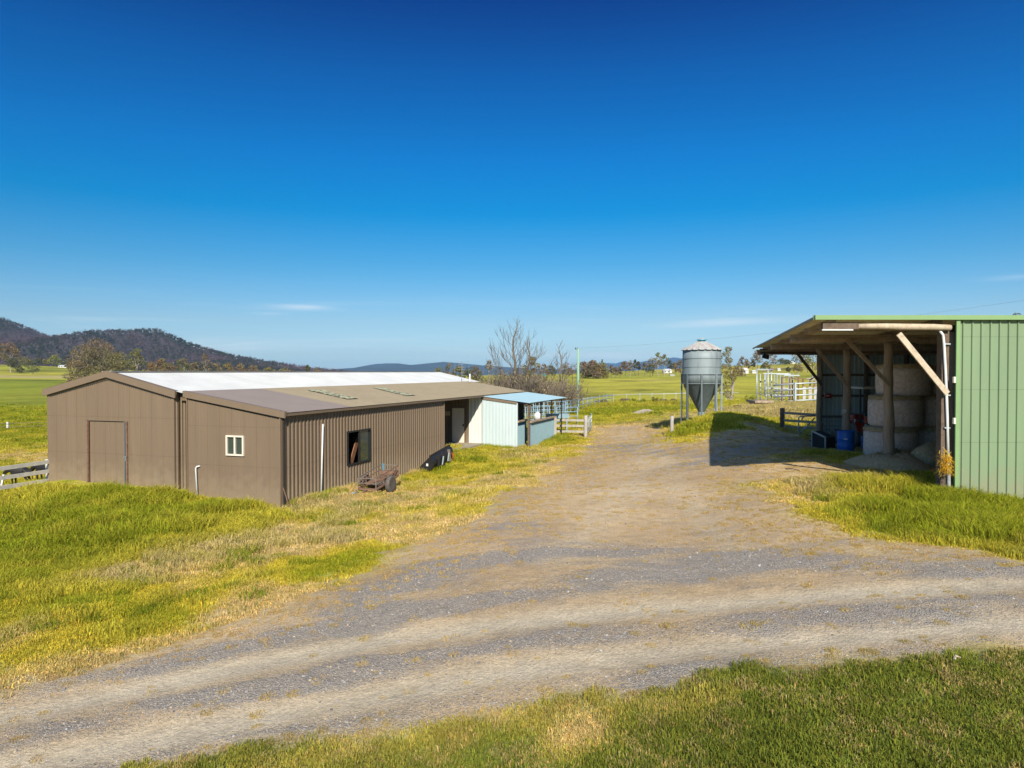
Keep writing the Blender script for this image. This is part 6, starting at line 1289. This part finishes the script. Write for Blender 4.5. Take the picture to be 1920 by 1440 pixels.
# loose hay on the floor and the fallen bale
def mound(name, label, pts, hgt_, m, seed, straw=900, cat='hay'):
    cx = sum(p[0] for p in pts)/len(pts); cy = sum(p[1] for p in pts)/len(pts); n_ = 28; rr = random.Random(seed); ang_ = [2*math.pi*k/n_ for k in range(n_)]
    def rad(a):
        best = .3
        for i in range(len(pts)):
            ax, ay = pts[i][0]-cx, pts[i][1]-cy; bx, by = pts[(i+1) % len(pts)][0]-cx, pts[(i+1) % len(pts)][1]-cy; dx, dy = math.cos(a), math.sin(a); den = dx*(by-ay)-dy*(bx-ax)
            if abs(den) < 1e-9: continue
            t1 = (ax*(by-ay)-ay*(bx-ax))/den; t2 = (ax*dy-ay*dx)/den
            if t1 > 0 and -1e-6 <= t2 <= 1+1e-6: best = max(best, t1)
        return best
    mb = MB(); K = 9
    for a in ang_:
        ra = rad(a)*rr.uniform(.92, 1.06)
        for j in range(K):
            f_ = j/(K-1); x, y = cx+ra*f_*math.cos(a), cy+ra*f_*math.sin(a); mb.v.append((x, y, hz(x, y)-.03+hgt_*(1-f_**1.8)*rr.uniform(.82, 1.12)))
    mb.f = [(k*K+j, ((k+1) % n_)*K+j, ((k+1) % n_)*K+j+1, k*K+j+1) for k in range(n_) for j in range(K-1)]
    t = thing(name, (cx, cy, hz(cx, cy)), label, cat); mb.build('heap', M[m], t, True); r = np.random.RandomState(seed); V = np.array(mb.v)[r.randint(0, len(mb.v), straw)]-[cx, cy, hz(cx, cy)]; V[:, :2] *= r.uniform(.7, 1.05, (straw, 1)); V[:, 2] += r.uniform(-.02, .05, straw)
    d = r.normal(size=(straw, 3)); d[:, 2] *= .4; d /= np.linalg.norm(d, axis=1)[:, None]; w_ = np.cross(d, [0, 0, 1.]); w_ /= np.linalg.norm(w_, axis=1)[:, None]+1e-6; l = r.uniform(.05, .16, straw)[:, None]
    Q = np.stack([V-w_*.007, V+w_*.007, V+d*l+w_*.003, V+d*l-w_*.003], 1).reshape(-1, 3); np_mesh('loose_straw', Q, np.arange(len(Q)), np.full(straw, 4), M['straw'], {'var': np.repeat(r.uniform(.45, 1.2, (straw, 1)), 4, 0)*np.ones((straw*4, 3))}, t); return t
mound('hay_heap', 'pale loose hay spilled on the ground before the bales', [G(*p) for p in [(1560, 868), (1630, 882), (1700, 890), (1770, 890), (1772, 872), (1700, 866), (1640, 864)]], .42, 'hay', 61, 2600)
x, y = G(1752, 880); t = thing('torn_bale', (x, y, hz(x, y)), 'torn brown bale lying behind the corner post', 'hay bale')
MB().lathe((x+.15, y+.25, hz(x, y)+.32), [(.15, -.75), (.34, -.70), (.40, -.3), (.37, .3), (.33, .68), (.15, .74)], 22, .12, axis=Matrix.Rotation(.5, 3, 'Z')@Matrix.Rotation(R(78), 3, 'Y'), seed=3).build('bale', M['hay'], t, True)
# gold weed on the corner post and spiky tuft at its foot
def tuft(name, label, p, n_, l0, l1, leaf, seed, drop=0., w=.012, up=.6):
    r = np.random.RandomState(seed); a = r.uniform(0, 6.28, n_); e_ = r.uniform(-.3, 1.3, n_)*up; d = np.stack([np.cos(a)*np.cos(e_), np.sin(a)*np.cos(e_), np.sin(e_)], 1); l = r.uniform(l0, l1, n_)[:, None]; o = r.normal(0, .05, (n_, 3)); o[:, 2] -= r.uniform(0, drop, n_)
    w_ = np.cross(d, [0, 0, 1.]); w_ /= np.linalg.norm(w_, axis=1)[:, None]+1e-6; V = np.stack([o-w_*w/2, o+w_*w/2, o+d*l*.6+w_*w*.5+[0, 0, .02], o+d*l*.6-w_*w*.5+[0, 0, .02], o+d*l-[0, 0, .03]], 1)
    oo = np.arange(n_)[:, None]*5; fv = np.concatenate([oo+[0, 1, 2, 3], oo+[3, 2, 4]], 1).ravel(); ob = np_mesh(name, V.reshape(-1, 3), fv, np.tile([4, 3], n_), M[leaf], {'var': np.repeat(r.uniform(.5, 1.3, (n_, 1)), 5, 0)*np.ones((n_*5, 3))}); ob.location = p; return tag(ob, label, 'weed')
tuft('climbing_weed', 'golden weed hanging on the white pipe of the shed corner', P(1775, 856, 16.40), 420, .08, .26, 'leaf_gold', 3, .42, .010)
tuft('spiky_weed', 'dry spiky tuft at the foot of the shed corner', gp3(1764, 928, .06), 160, .12, .34, 'straw', 4, .02, .010, .9)
p = P(1767, 922, 16.1); tag(MB().lathe((p.x, p.y, hz(p.x, p.y)+.16), [(.01, -.05), (.045, -.02), (.05, .02), (.01, .07)], 10).build('white_float', M['white'], None, True), 'small white lump lying in the spiky tuft', 'lump')
for i, (u, v, l_, lb) in enumerate([(1644, 893, .34, 'left of three dry seed stalks before the hay shed'), (1651, 893, .32, 'middle of three dry seed stalks before the hay shed'), (1676, 903, .42, 'bent dry seed stalk right of the other stalks')]):
    p = gp3(u, v); dx = .02 if i < 2 else .22; tag(MB().tube([p, p+Vector((dx*.5, 0, l_*.6)), p+Vector((dx, 0, l_))], [.008, .007, .013], 5).build('seed_stalk', M['pale_wood']), lb, 'stalk', 'dry seed stalks')
for i, (u, v, du, lb) in enumerate([(1473, 880, 26, 'thin dark stick lying at the edge of shade'), (1790, 1242, 12, 'short pale stick on the verge of the drive')]):
    a, c = gp3(u, v, .02), gp3(u+du, v+(4 if i == 0 else -1), .03); tag(MB().tube([a, a.lerp(c, .5)+Vector((0, .03, .02)), c], [.018, .015, .008], 5).build('fallen_stick', M['dark_wood' if i == 0 else 'pale_wood']), lb, 'stick')
# ------------------------------------------------------------------ rusty cage trailer by the wall
def TL(s, t, z): return L3(s, t, z)
WC = L3(4.42, -1.36, 0); gw = hz(WC.x, WC.y); AX = gw+.30
tr = thing('cage_trailer', (WC.x, WC.y, gw), 'small rusty cage trailer nose down beside the long wall', 'trailer')
pit = R(9)
def tq(a, t, z):   # a along, from the axle; z above the axle, tipped nose down
    return L3(4.42+a*math.cos(pit)-z*math.sin(pit)*0, t, AX-CZ+z*math.cos(pit)+a*math.sin(pit))
tl, trr = -.48, -1.20; f0, f1 = -.78, .92
def bar(p, q, w, m, nm, par=tr): return MB().beam(p, q, w, w).build(nm, M[m], par)
for t_ in (tl, trr): bar(tq(f0, t_, .03), tq(f1, t_, .03), .055, 'rust', 'chassis_rail'); bar(tq(f0, t_, .24), tq(f1, t_, .24), .028, 'rust', 'side_rail'); bar(tq(f0, t_, .42), tq(f1, t_, .42), .032, 'rust_grey' if t_ == tl else 'rust', 'top_rail')
for a in (f0, f1): bar(tq(a, tl, .03), tq(a, trr, .03), .055, 'rust', 'cross_rail'); bar(tq(a, tl, .24), tq(a, trr, .24), .028, 'rust_grey', 'end_rail'); bar(tq(a, tl, .42), tq(a, trr, .42), .032, 'rust_grey', 'top_rail')
for a in (f0, -.2, .35, f1):
    for t_ in (tl, trr): bar(tq(a, t_, .03), tq(a, t_, .42), .03, 'rust_grey' if a == f0 else 'rust', 'upright')
for k in range(5): bar(tq(f0+.1+k*.38, tl, .02), tq(f0+.1+k*.38, trr, .02), .04, 'rust', 'floor_bar')
MB().add([tq(-.35, tl-.05, .06), tq(-.35, trr+.05, .06), tq(f1-.04, trr+.05, .06), tq(f1-.04, tl-.05, .06)], [(0, 1, 2, 3), (3, 2, 1, 0)]).build('floor_sheet', M['rust_grey'], tr)
bar(tq(f1, tl, .13), tq(f1, trr, .13), .14, 'rust', 'tail_board')
bar(tq(f0, (tl+trr)/2, .0), tq(f0-.55, (tl+trr)/2, .0), .06, 'rust', 'drawbar'); db_ = tq(f0-.55, (tl+trr)/2, .0); tip = L3(4.42+f0-1.0, (tl+trr)/2, 0); tip.z = hz(tip.x, tip.y)+.05
hd = MB().tube([db_+Vector((0, 0, .05)), tip], [.05, .035], 8).build('coupling', M['zinc'], tr, True); MB().tube([db_+Vector((0, 0, .08)), db_.lerp(tip, .5)+Vector((0, 0, .14))], .02, 6).build('lever', M['zinc'], hd)
axm = Matrix((Lv, Vector((0, 0, 1)), -Lu)).transposed()
MB().tube([L3(4.42, -.30, AX-CZ), L3(4.42, -1.36, AX-CZ)], .03, 8).build('axle', M['rust'], tr)
for t_ in (-1.36, -.32):
    c = L3(4.42, t_, AX-CZ); wv = MB().lathe(c, [(.185, -.07), (.26, -.085), (.30, -.06), (.305, 0), (.30, .06), (.26, .085), (.185, .07)], 28, axis=axm).build('wheel', M['rubber'], tr, True)
    MB().lathe(c, [(.19, -.06), (.19, .05), (.12, .03), (.11, .055), (.05, .06), (.01, .06)], 24, axis=axm).build('rim', M['rust_grey'], wv, True)
for t_, a in ((tl-.1, f1), ): MB().tube([tq(a, t_, .46), tq(a, t_, .40), tq(a, t_-.01, .12)], [.035, .03, .022], 6).build('blue_strap', M['strap'], tr)
rr = random.Random(12)
for k in range(4): bar(tq(rr.uniform(-.6, -.1), tl-.1*k, .1), tq(rr.uniform(.2, .8), trr+.12*k, .12), .035, 'rust', 'loose_bar')
# ------------------------------------------------------------------ black loader bucket against the wall
BK = thing('loader_bucket', L3(10.2, -.6, hz(*L3(10.2, -.6, 0)[:2])-CZ), 'black loader bucket left against the long wall', 'bucket')
def bz(s, t): p = L3(s, t, 0); return hz(p.x, p.y)
s0_, s1_ = 9.15, 11.25; prof_ = [(-.12, .10), (-.35, .02), (-.62, .02), (-.82, .12), (-.90, .36), (-.84, .58), (-.70, .66)]
gA, gB = bz(s0_, -.6), bz(s1_, -.6)
mb = MB(); K = len(prof_)
for s_, g in ((s0_, gA), (s1_, gB)):
    for t_, z_ in prof_: mb.v.append(tuple(L3(s_, t_, g-CZ+z_)))
    for t_, z_ in prof_: mb.v.append(tuple(L3(s_, t_+.02, g-CZ+z_+.02)))
mb.f = [(k, k+1, 2*K+k+1, 2*K+k) for k in range(K-1)]+[(K+k, 2*K+K+k, 2*K+K+k+1, K+k+1) for k in range(K-1)]; mb.build('shell', M['black'], BK, True)
for s_, g in ((s0_, gA), (s1_, gB)):
    mb = MB(); o_ = [tuple(L3(s_-.012, t_, g-CZ+z_)) for t_, z_ in prof_]+[tuple(L3(s_+.012, t_, g-CZ+z_)) for t_, z_ in prof_]; mb.add(o_, [tuple(range(K)), tuple(range(2*K-1, K-1, -1))]+[(k, (k+1) % K, K+(k+1) % K, K+k) for k in range(K)]); mb.build('side_plate', M['black'], BK)
MB().beam(L3(s0_, -.72, gA-CZ+.68), L3(s1_, -.72, gB-CZ+.68), .07, .07).build('top_bar', M['black'], BK)
for s_ in (9.6, 10.1, 10.75): g = bz(s_, -.9); MB().beam(L3(s_, -.95, g-CZ+.08), L3(s_, -.90, g-CZ+.62), .06, .12, Lu).build('mount_bracket', M['rust_grey' if s_ == 10.75 else 'black'], BK)
for s_ in (9.85, 10.45): g = bz(s_, -.9); MB().tube([L3(s_, -.98, g-CZ+.15), L3(s_+.2, -.95, g-CZ+.5)], .035, 7).build('ram', M['zinc'], BK)
for s_, z_, m in ((9.0, .3, 'white'), (9.98, .32, 'white')): g = bz(s_+.2, -.9); MB().box(L3(s_+.2 if s_ > 9.5 else s0_-.02, -.93 if s_ > 9.5 else -.60, g-CZ+z_), (.09, .02, .11) if s_ > 9.5 else (.02, .09, .11), ML).build('decal', M['white'], BK)
MB().tube([L3(10.9, -.98, bz(10.9, -.98)-CZ+.45), L3(10.95, -1.02, bz(10.9, -.98)-CZ+.25), L3(11.1, -1.0, bz(10.9, -.98)-CZ+.1)], .02, 6).build('hose', M['orange'], BK)
